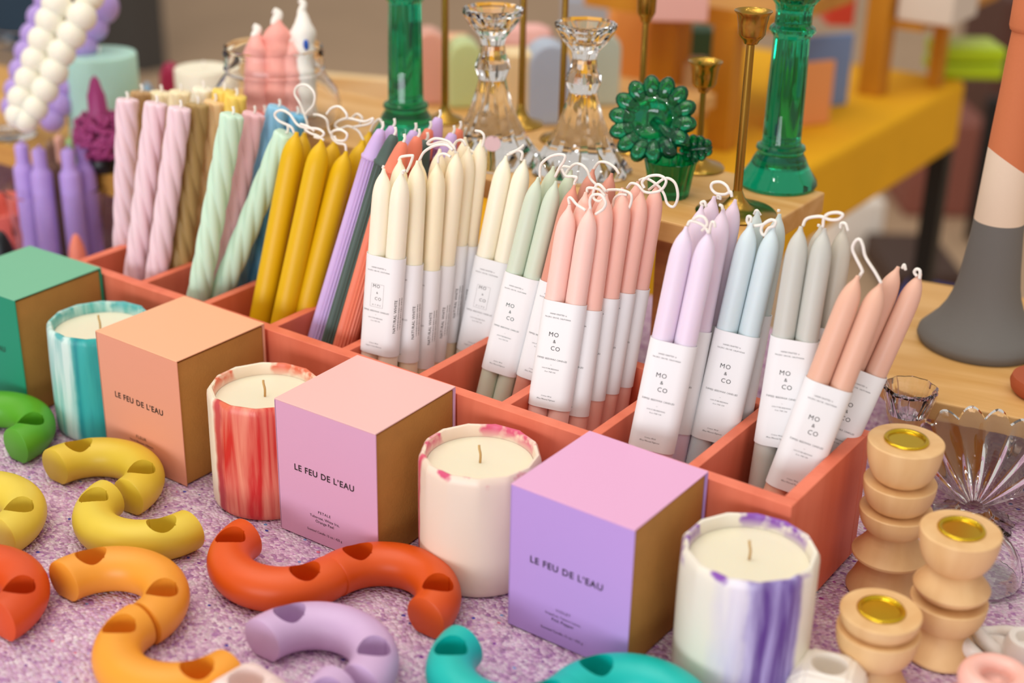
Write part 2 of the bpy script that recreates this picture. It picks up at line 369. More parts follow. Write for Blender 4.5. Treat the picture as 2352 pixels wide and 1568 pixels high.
marbled_candle(228, 732, marble('teal_marbled_wax', '#dff0e6', [(-3.3, 3.4, '#58b8b0', '#d4ece4', .05), (-1.25, -.55, '#0f8f94', '#2fb0ac', .05)], '#57b0b0', 22), 'teal marbled round candle between the green and peach boxes', 22)

# ================================================================ CERAMIC ARCH HOLDERS
TRr, AR = 0.0158, 0.0412
_arc = {}
def arc_mesh(lower, a0, a1):
    key = (lower, a0, a1)
    if key in _arc: return _arc[key].copy()
    n = 40; m = 28; zc = 0.0136
    g = G(); ring = []
    for k in range(m):
        t = 2 * PI * k / m; x = TRr * math.cos(t); z = max(-zc, TRr * math.sin(t)); ring.append((x, z))
    A = [math.radians(a0 + (a1 - a0) * i / n) for i in range(n + 1)]
    vs = []
    # slightly rounded ends
    def ringat(a, sc, shift):
        T = Vector((-math.sin(a), math.cos(a), 0)) * shift; out = []
        for (x, z) in ring:
            zz = z * sc if z > -zc + 1e-5 else z * (sc if sc > .93 else sc)
            out.append(Vector(((AR + x * sc) * math.cos(a), (AR + x * sc) * math.sin(a), zc + zz)) + T)
        return out
    sg = 1 if a1 > a0 else -1
    rings = [ringat(A[0], .93, -.0006 * sg), ringat(A[0], .985, -.0001 * sg)] + [ringat(a, 1, 0) for a in A[1:-1]] + [ringat(A[-1], .985, .0001 * sg), ringat(A[-1], .93, .0006 * sg)]
    for r in rings: vs += r
    fs = []; M_ = len(rings)
    for i in range(M_ - 1):
        for k in range(m): fs.append((i * m + k, i * m + (k + 1) % m, (i + 1) * m + (k + 1) % m, (i + 1) * m + k))
    fs.append(tuple(range(m - 1, -1, -1))); fs.append(tuple((M_ - 1) * m + k for k in range(m)))
    g.add(vs, fs); base = g.build('tmp', None, None, weld=True)
    cut = G()
    s = math.radians(30) * (1 if a1 > a0 else -1)
    for a in (math.radians(a0) + s, math.radians(a1) - s):
        c = Matrix.Translation((AR * math.cos(a), AR * math.sin(a), 0.007)); cut.lathe([(.0107, 0), (.0107, .03)], 32, c)
        # small moulding seams on the wall of the hole
        for da in (0.9, 3.9):
            cut.lathe([(.0007, .0), (.0007, .03)], 8, c @ Matrix.Translation((.0107 * math.cos(da + a), .0107 * math.sin(da + a), .002)))
    cutter = cut.build('tmpc', None, None, weld=True)
    md = base.modifiers.new('b', 'BOOLEAN'); md.object = cutter; md.operation = 'DIFFERENCE'; md.solver = 'EXACT'; md.use_self = True
    dg = bpy.context.evaluated_depsgraph_get(); me = bpy.data.meshes.new_from_object(base.evaluated_get(dg))
    bpy.data.objects.remove(base); bpy.data.objects.remove(cutter)
    me.polygons.foreach_set('use_smooth', [True] * len(me.polygons)); me.set_sharp_from_angle(angle=math.radians(38))
    _arc[key] = me; return me.copy()
def arch(cx, cy, lower, col, cname, label, a=None):
    a0, a1 = a if a else ((180, 360) if lower else (180, 0))
    me = arc_mesh(lower, a0, a1); me.materials.clear(); me.materials.append(mat('ceramic_' + cname, col, rough=0.42, noise=0.05, nscale=40, bump=0.03, bscale=300))
    o = bpy.data.objects.new('arch_candle_holder', me); C.objects.link(o); o.location = (cx, cy, 0.0012)
    return tag(o, label, 'candle holder', 'curved ceramic candle holders on the rug')
arch(-0.646, -0.152, 0, '#56a322', 'green', 'green curved candle holder at the left edge, below the green box')
arch(-0.511, -0.1550, 0, '#dabb36', 'yellow', 'yellow curved holder opening downward, directly below the peach box', (180, 4))
arch(-0.4400, -0.1565, 1, '#dec23e', 'yellow2', 'yellow curved holder opening upward, joined to the one below the peach box', (188, 360))
arch(-0.5406, -0.2443, 0, '#e0c546', 'yellow3', 'yellow curved holder cut off by the left edge, above the red orange one')
arch(-0.4544, -0.310, 0, '#d44c14', 'vermilion', 'vermilion curved holder cut off by the lower left edge')
arch(-0.3760, -0.2555, 0, '#ea9a30', 'amber', 'amber orange curved holder opening downward, beside the vermilion one')
arch(-0.2955, -0.2590, 1, '#ec9c2c', 'amber2', 'amber orange curved holder opening upward at the bottom edge')
arch(-0.3160, -0.1400, 1, '#d8530f', 'burnt', 'burnt orange curved holder opening upward, below the red streaked candle')
arch(-0.2325, -0.1400, 0, '#d6510e', 'burnt2', 'burnt orange curved holder opening downward, below the pink box')
arch(-0.2195, -0.2230, 0, '#cbabd0', 'lilac', 'pale lilac curved holder opening downward, in front of the burnt orange pair', (180, 4))
arch(-0.1490, -0.2245, 1, '#cbabd0', 'lilac', 'pale lilac curved holder at the bottom edge, mostly cut off', (188, 360))
arch(-0.1110, -0.1500, 1, '#02b6ac', 'turquoise', 'turquoise curved holder opening upward, left of the lavender box corner')
arch(-0.0285, -0.1500, 0, '#02b6ac', 'turquoise', 'turquoise curved holder at the bottom edge, in front of the lavender box')

# ================================================================ TAPER CANDLES IN THE TRAY
Z0 = 0.0102
def seat(p1, lyt, p2, b):
    P1 = hy(p1[0], p1[1], lyt); lo, hi = b - .06, lyt + .06
    for _ in range(50):
        m = (lo + hi) / 2; P2 = hy(p2[0], p2[1], m); t = (Z0 - P1.z) / (P2.z - P1.z); B = P1 + t * (P2 - P1)
        if B.y > b: hi = m
        else: lo = m
    return P1, B
def frame(B, T, yaw):
    z = (T - B).normalized(); n = Vector((math.sin(yaw), -math.cos(yaw), 0)); y = -n; y = (y - z * y.dot(z)).normalized(); x = y.cross(z)
    m = Matrix((x, y, z)).transposed().to_4x4(); m.translation = B; return m
WICK = mat('white_cotton_wick', '#fbf4ea', rough=0.9, bump=0.6, bscale=1500)
LABEL = mat('white_paper', '#efeff0', rough=0.6)
def wax(name, c): return mat('wax_' + name, c, rough=0.42, sss=0.28, noise=0.03, nscale=25, spec=0.4)
def taper_prof(L, R):
    P = [(0, 0), (R * .80, 0), (R * .98, .003), (R * 1.03, .012), (R * 1.02, L * .35), (R, L * .65), (R * .99, L - .030)]
    for k, rr in ((.022, .965), (.0175, .92), (.0135, .83), (.010, .70), (.0072, .54), (.005, .385), (.0033, .26), (.0015, .19), (0, .15)):
        P.append((R * rr, L - k))
    P.append((0, L + .0002)); return P
def wick_part(strands, lyt, Mi, parent, r=.0011):
    for s in strands:
        P = [Mi @ hy(a, b, lyt) for a, b in s]
        g = G(); g.tube(crom(P, 6), r, 8); g.build('wick', WICK, parent, smooth=True)
def label_text(kind, r, z0, z1, m, parent):
    R = r + .0007; H = z1 - z0; g = G()
    def put(vs, fs, cs, cz):
        out = []
        for a, b in vs:
            s = a + cs; rr = R + .00015
            if abs(s) <= r: out.append((s, -rr, cz + b))
            else:
                th = (abs(s) - r) / R; out.append((math.copysign(r + rr * math.sin(th), s), -rr * math.cos(th), cz + b))
        g.add(out, fs)
    def ln(txt, cs, f, w, bold=0, shear=0, space=1.05, res=1):
        vs, fs = text_geo(txt, w, None, bold, shear, space, res); put(vs, fs, cs, z1 - f * H)
    k = r / .0078; o = -.0012 * k
    ln('HANDCRAFTED in', o, .115, .0125 * k); ln('PACIFIC GROVE, CALIFORNIA', o, .150, .0195 * k)
    if kind == 'boxed':
        ln('MO', o - .0010 * k, .300, .0060 * k, 0, 0, 1.2, 2); ln('&', o, .365, .0015 * k); ln('CO', o + .0010 * k, .425, .0055 * k, 0, 0, 1.2, 2); ln('HOME', o, .490, .0072 * k, 0, 0, 2.2)
        w, h = .0055 * k, .116 * H; cz = z1 - .395 * H; th = .00012
        for (a, b, c, d) in ((-w, w, h, h + th), (-w, w, -h - th, -h), (-w - th, -w, -h, h), (w, w + th, -h, h)):
            put([(a, c), (b, c), (b, d), (a, d)], [(0, 1, 2, 3)], o, cz)
    else:
        ln('MO', o - .0012 * k, .305, .0072 * k, 0, 0, 1.15, 2); ln('&', o, .368, .0021 * k, 0, 0, 1, 2); ln('CO', o + .0014 * k, .432, .0068 * k, 0, 0, 1.15, 2)
    ln('DIPPED BEESWAX CANDLES', o, .535 if kind != 'boxed' else .555, .0228 * k); ln('–', o, .59, .001 * k)
    ln('100% PURE BEESWAX', o, .625, .0128 * k); ln('from THE USA', o, .655, .0082 * k, 0, .3)
    ln('Cotton Wick', o, .885, .0080 * k, 0, .3); ln('Organic Cotton Blossom' if kind == 'boxed' else 'Mica Mineral Pigment', o, .918, .0140 * k, 0, .3)
    if kind == 'boxed':
        vs, fs = text_geo('NATURAL WHITE', .027 * k, .0022 * k, .01, 0, 1.05, 1)
        put([(-b, a) for a, b in vs], fs, .0150 * k, z0 + .42 * H)
        rb = random.Random(4); z = z0 + .28 * H
        while z < z0 + .60 * H:
            w = rb.choice((.0003, .0006, .0009)); l = .0018
            put([(-l, 0), (l, 0), (l, w), (-l, w)], [(0, 1, 2, 3)], .0195 * k, z); z += w + rb.choice((.0003, .0005))
    g.build('printed_text', m, parent)
CHK = []
def pair(p1, p2, b, lyt, yaw, r, col, cname, lab, label, wicks=(), kind='plain', group=None, single=False, ink=None):
    T, B = seat(p1, lyt, p2, b); Mx = frame(B, T, math.radians(yaw)); L = (T - B).length
    CHK.append((cname, tuple(round(c, 3) for c in B), round(L, 3)))
    t = empty('taper_candle_pair', None, label, 'candles', group, mat4=Mx); Mi = Mx.inverted(); wm = wax(cname, col)
    for i, s in enumerate((-1, 1)):
        Lc = L + s * 0.0005
        tilt = Matrix.Translation((s * r * 1.005, 0, 0))
        g = G(); g.lathe(taper_prof(Lc, r), 28, tilt); g.build('candle', wm, t, angle=60)
    def zpix(py):
        lo, hi = 0, L
        for _ in range(40):
            m = (lo + hi) / 2
            if pr(Mx @ Vector((0, 0, m)))[1] > py: lo = m
            else: hi = m
        return lo
    if lab:
        z1, z0 = zpix(lab[0]), zpix(lab[1]); z1 = min(z1, z0 + .085); z1 = max(z1, z0 + .06); R = r * 1.03 + .0006; n = 14
        def ringp(z, rr):
            out = []; a = r * 1.01
            for k in range(n + 1): th = -PI / 2 + PI * k / n; out.append((a + rr * math.cos(th), rr * math.sin(th), z))
            for k in range(n + 1): th = PI / 2 + PI * k / n; out.append((-a + rr * math.cos(th), rr * math.sin(th), z))
            return out
        a0 = ringp(z0, R); b0 = ringp(z1, R); b1 = ringp(z1, R - .0004); a1 = ringp(z0, R - .0004); N_ = len(a0)
        fs = []
        for q in range(3):
            for k in range(N_): fs.append((q * N_ + k, q * N_ + (k + 1) % N_, (q + 1) * N_ + (k + 1) % N_, (q + 1) * N_ + k))
        for k in range(N_): fs.append((3 * N_ + k, 3 * N_ + (k + 1) % N_, (k + 1) % N_, k))
        sl = mk('paper_sleeve', a0 + b0 + b1 + a1, fs, LABEL, t, angle=50)
        label_text(kind, r * 1.01, z0, z1, ink or INK, sl)
    wick_part(wicks, lyt, Mi, t)
    return t
GP = 'paired dipped tapers with paper sleeves in the tray'
# --- white pairs, fifth compartment from the right
WH = '#faf0da'
W_ = lambda *a, **k: pair(*a, kind='boxed', group=GP, ink=INK2, **k)
W_((902, 390), (872, 807), .020, .048, 10, .0078, WH, 'white', (585, 807), 'natural white taper pair nearest in its row, whole boxed logo facing out', [[(926, 399), (925, 393), (931, 392)], [(879, 386), (881, 381)]])
W_((939, 367), (918, 822), .037, .066, 8, .0078, '#fbefd2', 'white2', (600, 822), 'natural white taper pair second in its row, directly behind the boxed logo sleeve', [[(916, 368), (922, 360), (945, 357), (948, 360), (941, 380), (934, 395)], [(963, 368), (975, 348), (1000, 334), (1025, 333), (1040, 345)]])
W_((985, 370), (954, 830), .054, .083, 8, .0078, '#fbeccb', 'white3', (612, 835), 'natural white taper pair third in its row, behind two others', [[(1006, 374), (1008, 358), (1020, 353), (1035, 360)]])
W_((1030, 345), (981, 815), .071, .100, 8, .0076, '#fbecd0', 'white4', (600, 818), 'natural white taper pair fourth in its row', [[(1046, 345), (1030, 325), (1000, 318), (982, 328), (990, 332), (1015, 326), (1040, 335), (1047, 352)]])
W_((1058, 335), (1012, 772), .088, .116, 8, .0072, '#fbecd0', 'white4', (555, 775), 'natural white taper pair fifth in its row, near the back of the tray', [[(1070, 335), (1062, 322), (1048, 325), (1040, 340)]])
W_((1087, 318), (1036, 770), .104, .128, 8, .0072, '#fbecd0', 'white4', (555, 775), 'natural white taper pair rearmost in its row, touching the glass candlestick', [[(1060, 322), (1075, 340), (1090, 350), (1105, 340), (1112, 315), (1105, 303), (1092, 300)]])
W_((1184, 362), (1092, 808), .084, .138, 14, .0078, WH, 'white', (594, 808), 'natural white taper pair leaning right beside the pale green pair', [[(1165, 356), (1180, 349), (1195, 340), (1203, 333)], [(1197, 368), (1200, 352), (1190, 345), (1170, 352)]])
# --- sage green and dusty pink, fourth compartment
P_ = lambda *a, **k: pair(*a, group=GP, **k)
P_((1292, 386), (1186, 828), .075, .135, 14, .0072, '#ccd6bd', 'sage', (610, 828), 'pale green taper pair behind another pale green pair', [[(1287, 388), (1295, 382), (1312, 385)], [(1297, 405), (1305, 390), (1320, 377), (1335, 378), (1348, 390), (1356, 410), (1370, 425)]])
P_((1257, 411), (1148, 853), .050, .115, 14, .0072, '#cfdac6', 'sage2', (632, 853), 'pale green taper pair in front, sleeve lettered in dark green', [[(1240, 417), (1242, 380), (1260, 362), (1280, 355), (1297, 357), (1295, 370), (1285, 385), (1275, 406)]], ink=mat('green_ink', '#2f4a45', rough=.6))
P_((1341, 430), (1227, 885), .056, .118, 12, .0076, '#dd9a86', 'dusty', (652, 870), 'dusty coral taper pair wedged between pale green and pink pairs', [[(1319, 430), (1320, 418), (1325, 408), (1315, 405), (1300, 404), (1290, 388)]])
P_((1384, 393), (1272, 850), .092, .152, 12, .0076, '#dd9a86', 'dusty', (640, 860), 'dusty coral taper pair at the back, in front of the glass candlestick foot', [[(1360, 398), (1368, 382), (1378, 372), (1395, 374), (1412, 385), (1422, 400)]])
# --- pink row, third compartment
P_((1332, 473), (1262, 933), .019, .080, 15, .0079, '#f8cdc2', 'pink', (692, 933), 'pink taper pair nearest in the tray’s pink row, sleeve fully visible', [[(1308, 470), (1306, 456), (1312, 455), (1325, 470), (1345, 483)], [(1356, 480), (1355, 460), (1362, 448), (1380, 448), (1391, 465), (1385, 480), (1368, 492)]])
P_((1369, 443), (1304, 946), .038, .095, 12, .0079, '#f7c3b4', 'pink2', (705, 946), 'pink taper pair second in the pink row', [[(1348, 442), (1350, 432), (1362, 432), (1378, 436), (1390, 450)], [(1391, 452), (1378, 462), (1366, 458), (1362, 445), (1370, 425), (1380, 426), (1392, 440)]])
P_((1411, 436), (1342, 909), .057, .110, 12, .0078, '#f7c0b0', 'pink3', (677, 909), 'pink taper pair third in the pink row, wick loop curling over it', [[(1393, 440), (1400, 436), (1430, 437), (1450, 448), (1446, 475), (1430, 486), (1412, 482), (1410, 460), (1422, 447), (1440, 447)]])
P_((1452, 434), (1376, 893), .075, .125, 12, .0076, '#f6c0b0', 'pink4', (664, 893), 'pink taper pair fourth in the pink row', [[(1440, 432), (1450, 421), (1465, 425), (1480, 440), (1500, 442), (1520, 435), (1530, 415), (1515, 403), (1490, 405), (1475, 418), (1480, 432)]])
P_((1487, 420), (1408, 877), .094, .140, 12, .0076, '#f6bfb0', 'pink5', (655, 877), 'pink taper pair rearmost in the pink row, wick loop hanging before the green flower pot', [[(1468, 414), (1485, 410), (1510, 425), (1525, 445), (1533, 468), (1548, 474), (1557, 450), (1550, 420), (1530, 409), (1508, 422), (1490, 436)]])
# --- lavender and blue, second compartment
P_((1665, 454), (1555, 955), .080, .132, 18, .0076, '#e6d2e2', 'lav3', (735, 955), 'lavender taper pair rearmost of its cluster, under a round wick loop', [[(1681, 452), (1678, 440), (1665, 446), (1645, 444), (1634, 432), (1637, 420), (1655, 418), (1670, 428), (1677, 445)], [(1649, 457), (1648, 450), (1654, 450), (1654, 458)]])
P_((1637, 476), (1541, 985), .055, .110, 18, .0077, '#e6d4e4', 'lav2', (752, 985), 'lavender taper pair in the middle of its cluster', [[(1615, 474), (1610, 466), (1618, 463), (1622, 475)], [(1660, 481), (1658, 473), (1652, 470)]])
P_((1603, 524), (1496, 1028), .019, .078, 18, .0080, '#e8d8ea', 'lav', (783, 1028), 'lavender taper pair in front, sleeve fully visible beside the empty divider', [[(1579, 518), (1585, 508), (1600, 510), (1618, 520), (1628, 536)], [(1592, 504), (1605, 497), (1618, 500), (1624, 515), (1612, 530)], [(1628, 536), (1634, 512), (1640, 511), (1642, 522)]])
P_((1766, 488), (1678, 950), .092, .142, 18, .0077, '#cdd8d6', 'blue2', (715, 950), 'pale blue taper pair behind the front pale blue pair', [[(1732, 492), (1738, 483), (1747, 495)], [(1788, 486), (1789, 481)]])
P_((1752, 516), (1638, 1008), .062, .122, 18, .0079, '#d0dee2', 'blue', (762, 1008), 'pale blue taper pair in front, sleeve resting near the divider', [[(1723, 518), (1716, 508), (1718, 497), (1725, 500), (1722, 516)], [(1730, 519), (1750, 516), (1765, 508), (1775, 505), (1782, 510), (1778, 520)], [(1779, 519), (1765, 524), (1755, 540), (1748, 530), (1752, 517), (1762, 508), (1772, 504)]])
# --- grey and tan, first compartment
P_((1912, 520), (1842, 985), .102, .138, 20, .0077, '#c9c2b4', 'grey2', (745, 985), 'grey taper pair behind the front grey pair', [[(1930, 524), (1932, 513), (1942, 514), (1948, 530)], [(1880, 520), (1881, 515)]])
P_((1867, 522), (1786, 1020), .070, .118, 20, .0080, '#c8c8c0', 'grey', (776, 1020), 'grey taper pair in front, sleeve partly covered by a tan pair', [[(1844, 519), (1850, 505), (1862, 499), (1885, 497), (1905, 504), (1925, 504), (1936, 494), (1925, 488), (1905, 490), (1893, 500), (1890, 522)]])
P_((2089, 620), (1880, 1088), .092, .150, 22, .0078, '#e2b49e', 'tan2', (848, 1088), 'tan taper pair leaning right behind another tan pair', [[(2072, 616), (2077, 608), (2080, 620)], [(2106, 634), (2100, 625), (2105, 618), (2113, 622), (2112, 640)]])
P_((1998, 640), (1812, 1122), .046, .112, 24, .0081, '#e4b49c', 'tan', (881, 1122), 'tan taper pair leaning right in the tray’s right corner, tall bent wick above', [[(1971, 640), (1978, 628), (1980, 620), (1965, 590), (1958, 570), (1965, 553), (1975, 550), (1982, 565), (1988, 590), (2010, 625), (2024, 650)]])

def single(name, p1, p2, b, lyt, prof, n, m, label, cat='candle', group=None, wicks=(), mod=None, angle=45, spin=0):
    T, B = seat(p1, lyt, p2, b); Mx = frame(B, T, .3); L = (T - B).length; Mi = Mx.inverted()
    CHK.append((name, tuple(round(c, 3) for c in B), round(L, 3)))
    t = empty(name, None, label, cat, group, mat4=Mx)
    g = G(); g.lathe(prof(L), n, Matrix.Rotation(spin, 4, 'Z'), mod); g.build('candle_body', m, t, angle=angle)
    if wicks == 'stub':
        g = G(); g.tube(crom([(0, 0, L - .001), (.0006, 0, L + .003), (-.001, 0, L + .0065)], 4), .0012, 8); g.build('wick', WICK, t, smooth=True)
    elif wicks: wick_part(wicks, lyt, Mi, t, .0011)
    return t
# --- mustard tapers
MU = wax('mustard', '#dfb20a')
GM = 'mustard dipped tapers in the tray'
def mus(p1, p2, b, lyt, label, w=()): single('taper_candle', p1, p2, b, lyt, lambda L: taper_prof(L, .0097), 28, MU, label, group=GM, wicks=w, angle=60)
mus((682, 303), (604, 707), .024, .088, 'mustard yellow taper at the left of the front three', [[(676, 306), (668, 291), (640, 277), (631, 262), (645, 253), (665, 262), (682, 285), (700, 293), (730, 296), (744, 306), (735, 316), (722, 314)], [(690, 285), (706, 290), (722, 300)]])
mus((740, 320), (655, 712), .022, .088, 'mustard yellow taper in the middle of the front three', [[(744, 322), (730, 312), (712, 305), (700, 296)]])
mus((796, 347), (700, 720), .034, .100, 'mustard yellow taper at the right of the front three, lowest tip', [[(795, 347), (792, 332), (775, 328), (762, 315), (764, 302), (782, 298), (797, 308), (792, 322), (774, 322), (768, 312)]])
mus((700, 304), (628, 690), .046, .112, 'mustard yellow taper behind the left of the front three', [[(700, 306), (706, 285), (690, 240), (677, 215), (685, 197), (705, 196), (722, 215), (720, 240), (708, 255), (702, 262)]])
mus((770, 322), (680, 700), .050, .116, 'mustard yellow taper behind the middle of the front three', [[(770, 322), (756, 300), (750, 275), (735, 265), (720, 263)], [(750, 262), (762, 248), (780, 245), (795, 260), (797, 272)]])
mus((835, 322), (735, 700), .062, .128, 'mustard yellow taper beside the ribbed violet candle', [[(835, 322), (822, 300), (800, 290), (780, 296), (770, 288), (778, 278), (800, 272), (836, 279), (856, 272), (848, 284), (810, 292)]])
mus((850, 302), (762, 690), .086, .150, 'mustard yellow taper at the back of its compartment, seen past a violet tip', [[(850, 304), (858, 285), (872, 274), (880, 290)], [(805, 275), (820, 262), (832, 272), (826, 285)]])
# --- ribbed tapered candles
def rib_prof(L, R=.0086):
    P = [(0, 0), (R, 0)] + [(R, L - .026 - (L - .03) * (1 - i / 6) if i < 6 else L - .0262) for i in range(1, 7)]
    P += [(R * 1.12, L - .0255), (R * 1.14, L - .0235), (R * 1.0, L - .022), (R * .86, L - .015), (R * .62, L - .006), (R * .42, L - .001), (R * .25, L), (0, L)]
    return P
def rib(L_):
    def f(t, z, r): return (1 + .055 * math.cos(20 * t)) if z < L_ - .026 else 1
    return f
RV = wax('violet', '#cfb2e2'); RG = wax('slate_green', '#4d5f58'); RC = wax('coral', '#ea8468')
GR = 'ribbed taper candles in the tray'
def ribc(p1, p2, b, lyt, m, label):
    T, B = seat(p1, lyt, p2, b)
    single('ribbed_candle', p1, p2, b, lyt, rib_prof, 120, m, label, group=GR, wicks='stub', mod=rib((T - B).length), angle=50)
ribc((876, 297), (736, 762), .028, .100, RV, 'violet ribbed taper in front, beside the mustard ones')
ribc((905, 310), (766, 775), .023, .092, RG, 'dark green ribbed taper between violet and coral ones')
ribc((926, 326), (797, 770), .021, .085, RC, 'coral ribbed taper against the natural white pairs')
ribc((903, 290), (772, 735), .046, .116, RV, 'violet ribbed taper just behind the dark green one')
ribc((952, 300), (820, 745), .055, .125, RV, 'violet ribbed taper in the second row between coral tips')
ribc((960, 314), (838, 760), .040, .108, RC, 'coral ribbed taper in the second row')
ribc((979, 322), (858, 750), .058, .124, RG, 'dark green ribbed taper in the second row')
ribc((986, 296), (860, 735), .074, .142, RC, 'coral ribbed taper in the third row')
ribc((1008, 270), (884, 710), .092, .158, RV, 'violet ribbed taper standing tallest in the third row')
ribc((1040, 306), (915, 730), .082, .146, RV, 'violet ribbed taper behind the natural white wicks')
ribc((1055, 296), (930, 720), .100, .160, RC, 'coral ribbed taper rearmost, near the glass candlestick')
# --- twisted candles
def tw_prof(R):
    def f(L):
        n = 110; return [(0, 0), (R * .9, 0)] + [(R, .001 + (L - .003) * i / n) for i in range(n + 1)] + [(R * .93, L - .0005), (R * .8, L), (0, L)]
    return f
def twist(t, z, r): return 1 + .115 * (2 * abs(math.sin(2.5 * (t + z * 2 * PI / .145))) ** .7 - 1.3)
GT = 'twisted taper candles in the tray'
def tw(p1, p2, b, lyt, col, cname, label, R=.0097):
    single('twisted_candle', p1, p2, b, lyt, tw_prof(R), 96, wax(cname, col), label, group=GT, wicks='stub', mod=twist, angle=70, spin=random.random() * 3)
tw((292, 227), (284, 600), .055, .085, '#efd0d8', 'tw_pink', 'pale pink twisted candle leftmost in the tray')
tw((359, 236), (312, 615), .026, .070, '#efd0d8', 'tw_pink', 'pale pink twisted candle second from the left')
tw((414, 247), (365, 598), .028, .072, '#efd0d8', 'tw_pink', 'pale pink twisted candle third from the left')
tw((325, 210), (312, 560), .085, .115, '#b79262', 'tw_taupe', 'taupe twisted candle behind the leftmost pink one')
tw((454, 238), (418, 585), .050, .095, '#b0925a', 'tw_olive', 'olive taupe twisted candle right of the third pink one')
tw((494, 232), (450, 560), .078, .115, '#eec890', 'tw_apricot', 'pale apricot twisted candle beside the mint one')
tw((370, 211), (345, 560), .100, .128, '#f3e2b8', 'tw_cream', 'cream twisted candle at the back, behind the pale pink ones')
tw((415, 209), (392, 560), .098, .122, '#f3e2b8', 'tw_cream', 'cream twisted candle at the back, right of another cream one')
tw((467, 202), (430, 550), .100, .126, '#f5ecd2', 'tw_ivory', 'ivory twisted candle at the back, before the large jar')
tw((534, 262), (459, 663), .020, .066, '#cbe8d0', 'tw_mint', 'mint green twisted candle standing left in its compartment')
tw((583, 260), (500, 645), .045, .095, '#efbdc2', 'tw_rose', 'rose pink twisted candle between two mint ones')
tw((640, 245), (560, 590), .075, .120, '#8cc4e2', 'tw_sky', 'sky blue twisted candle behind the mint one that leans right')
tw((657, 306), (512, 663), .036, .092, '#cbe8d0', 'tw_mint', 'mint green twisted candle leaning right against the mustard tapers')
tw((606, 258), (536, 600), .100, .145, '#dd7a72', 'tw_coral', 'coral pink twisted candle half hidden behind the rose one')
tw((682, 262), (600, 640), .084, .135, '#72b8dc', 'tw_azure', 'azure twisted candle behind the mustard wicks')
tw((515, 206), (478, 560), .100, .128, '#f2cf62', 'tw_yellow', 'yellow twisted candle at the back, left of another yellow one')
tw((543, 219), (500, 570), .098, .128, '#f2cf62', 'tw_yellow', 'yellow twisted candle at the back, above the mint one')

# ================================================================ MAIN WOODEN SHELF BEHIND THE TRAY
PINE = wood('pine', '#cf9a52', '#dfb070', scale=(5, 50, 50)); PINED = wood('pine_dark', '#a8703c', '#c48a50', scale=(4, 60, 60))
BZ = 0.2
t = empty('display_riser', (-0.45, 0.265, 0), 'low pine riser behind the tray carrying glass and brass candlesticks', 'shelf')
g = G(); g.box((-0.32, -0.075, BZ - .018), (0.311, 0.075, BZ)); g.build('shelf_board', PINE, t, bevel=.0015)
for x in (-0.27, 0.22):
    g = G(); g.box((x, -0.05, 0.0005), (x + .02, 0.05, BZ - .0182)); g.build('leg_panel', PINED, t, bevel=.001)

def pprof(x, y, items):
    out = []
    for py, rpx in items:
        z = zat(py, x, y); out.append((rpx * depth((x, y, z)) / FPX, z))
    return out
def vessel(name, base, items, n, m, label, cat, group=None, part='body', mod=None, angle=40, tagd=True):
    P = pprof(base.x, base.y, items); z0 = base.z
    P = [(r, z - z0) for r, z in P]; s = P[0][1]; P = [(r, max(0, z - s)) for r, z in P[:1]] + [(r, z - s) for r, z in P[1:]]
    g = G(); g.lathe(P, n, None, mod); o = g.build(name, m, None, angle=angle); o.location = (base.x, base.y, z0 + .0004)
    return tag(o, label, cat, group) if tagd else o
CRY = mat('clear_crystal', '#ffffff', rough=0.0, trans=1.0, ior=1.5)
GRN = mat('emerald_glass', '#10b380', rough=0.0, trans=0.94, ior=1.48)
THIN = mat('thin_clear_glass', '#ffffff', rough=0.0, trans=1.0, ior=1.22)
BRS = mat('aged_brass', '#b08a3c', rough=0.24, metal=1.0, noise=.15, nscale=40)
# crystal candlesticks
b = hz(1332, 392, BZ)
items = [(392, 0), (392, 112), (386, 116), (372, 104), (352, 88), (330, 75), (300, 60), (275, 49), (250, 41), (226, 34), (212, 31), (200, 36), (186, 41), (172, 38), (155, 30), (135, 27), (120, 31), (108, 40), (95, 52), (80, 62), (66, 70), (54, 71), (52, 66), (58, 58), (72, 46), (86, 30), (92, 18), (104, 16), (104, 0)]
def crymod(t, z, r):
    return 1 + (.05 if z < .07 else .02) * math.cos(12 * t) * (1 if r > .004 else 0)
def crystal(b, label):
    return vessel('crystal_candlestick', b, items_c, 48, CRY, label, 'candlestick', 'clear glass candlesticks', mod=crymod, angle=12)
items_c = items
c2 = crystal(b, 'clear faceted glass candlestick right of the other, beside the green flower')
b1 = hz(1128, 366, BZ)
c1 = c2.copy(); C.objects.link(c1); c1.location = (b1.x, b1.y, BZ + .0004); c1.rotation_euler.z = .2; c1.scale = (1.0, 1.0, 1.04)
tag(c1, 'clear faceted glass candlestick on the left, with a pale round sticker on its foot')
sp_ = hd(1131, 330, depth((b1.x, b1.y, BZ + .03)) - .026); dn = (CAM - sp_).normalized(); g = G(); g.lathe([(0, 0), (.0072, 0), (.0072, .0003), (0, .0003)], 28)
st_ = g.build('round_sticker', mat('pink_sticker', '#ecc8d0', rough=.6), c1); st_.matrix_parent_inverse = Matrix.Identity(4); bpy.context.view_layer.update()
mw = (dn + Vector((0, 0, .5))).normalized().to_track_quat('Z', 'Y').to_matrix().to_4x4(); mw.translation = sp_; st_.matrix_local = c1.matrix_world.inverted() @ mw
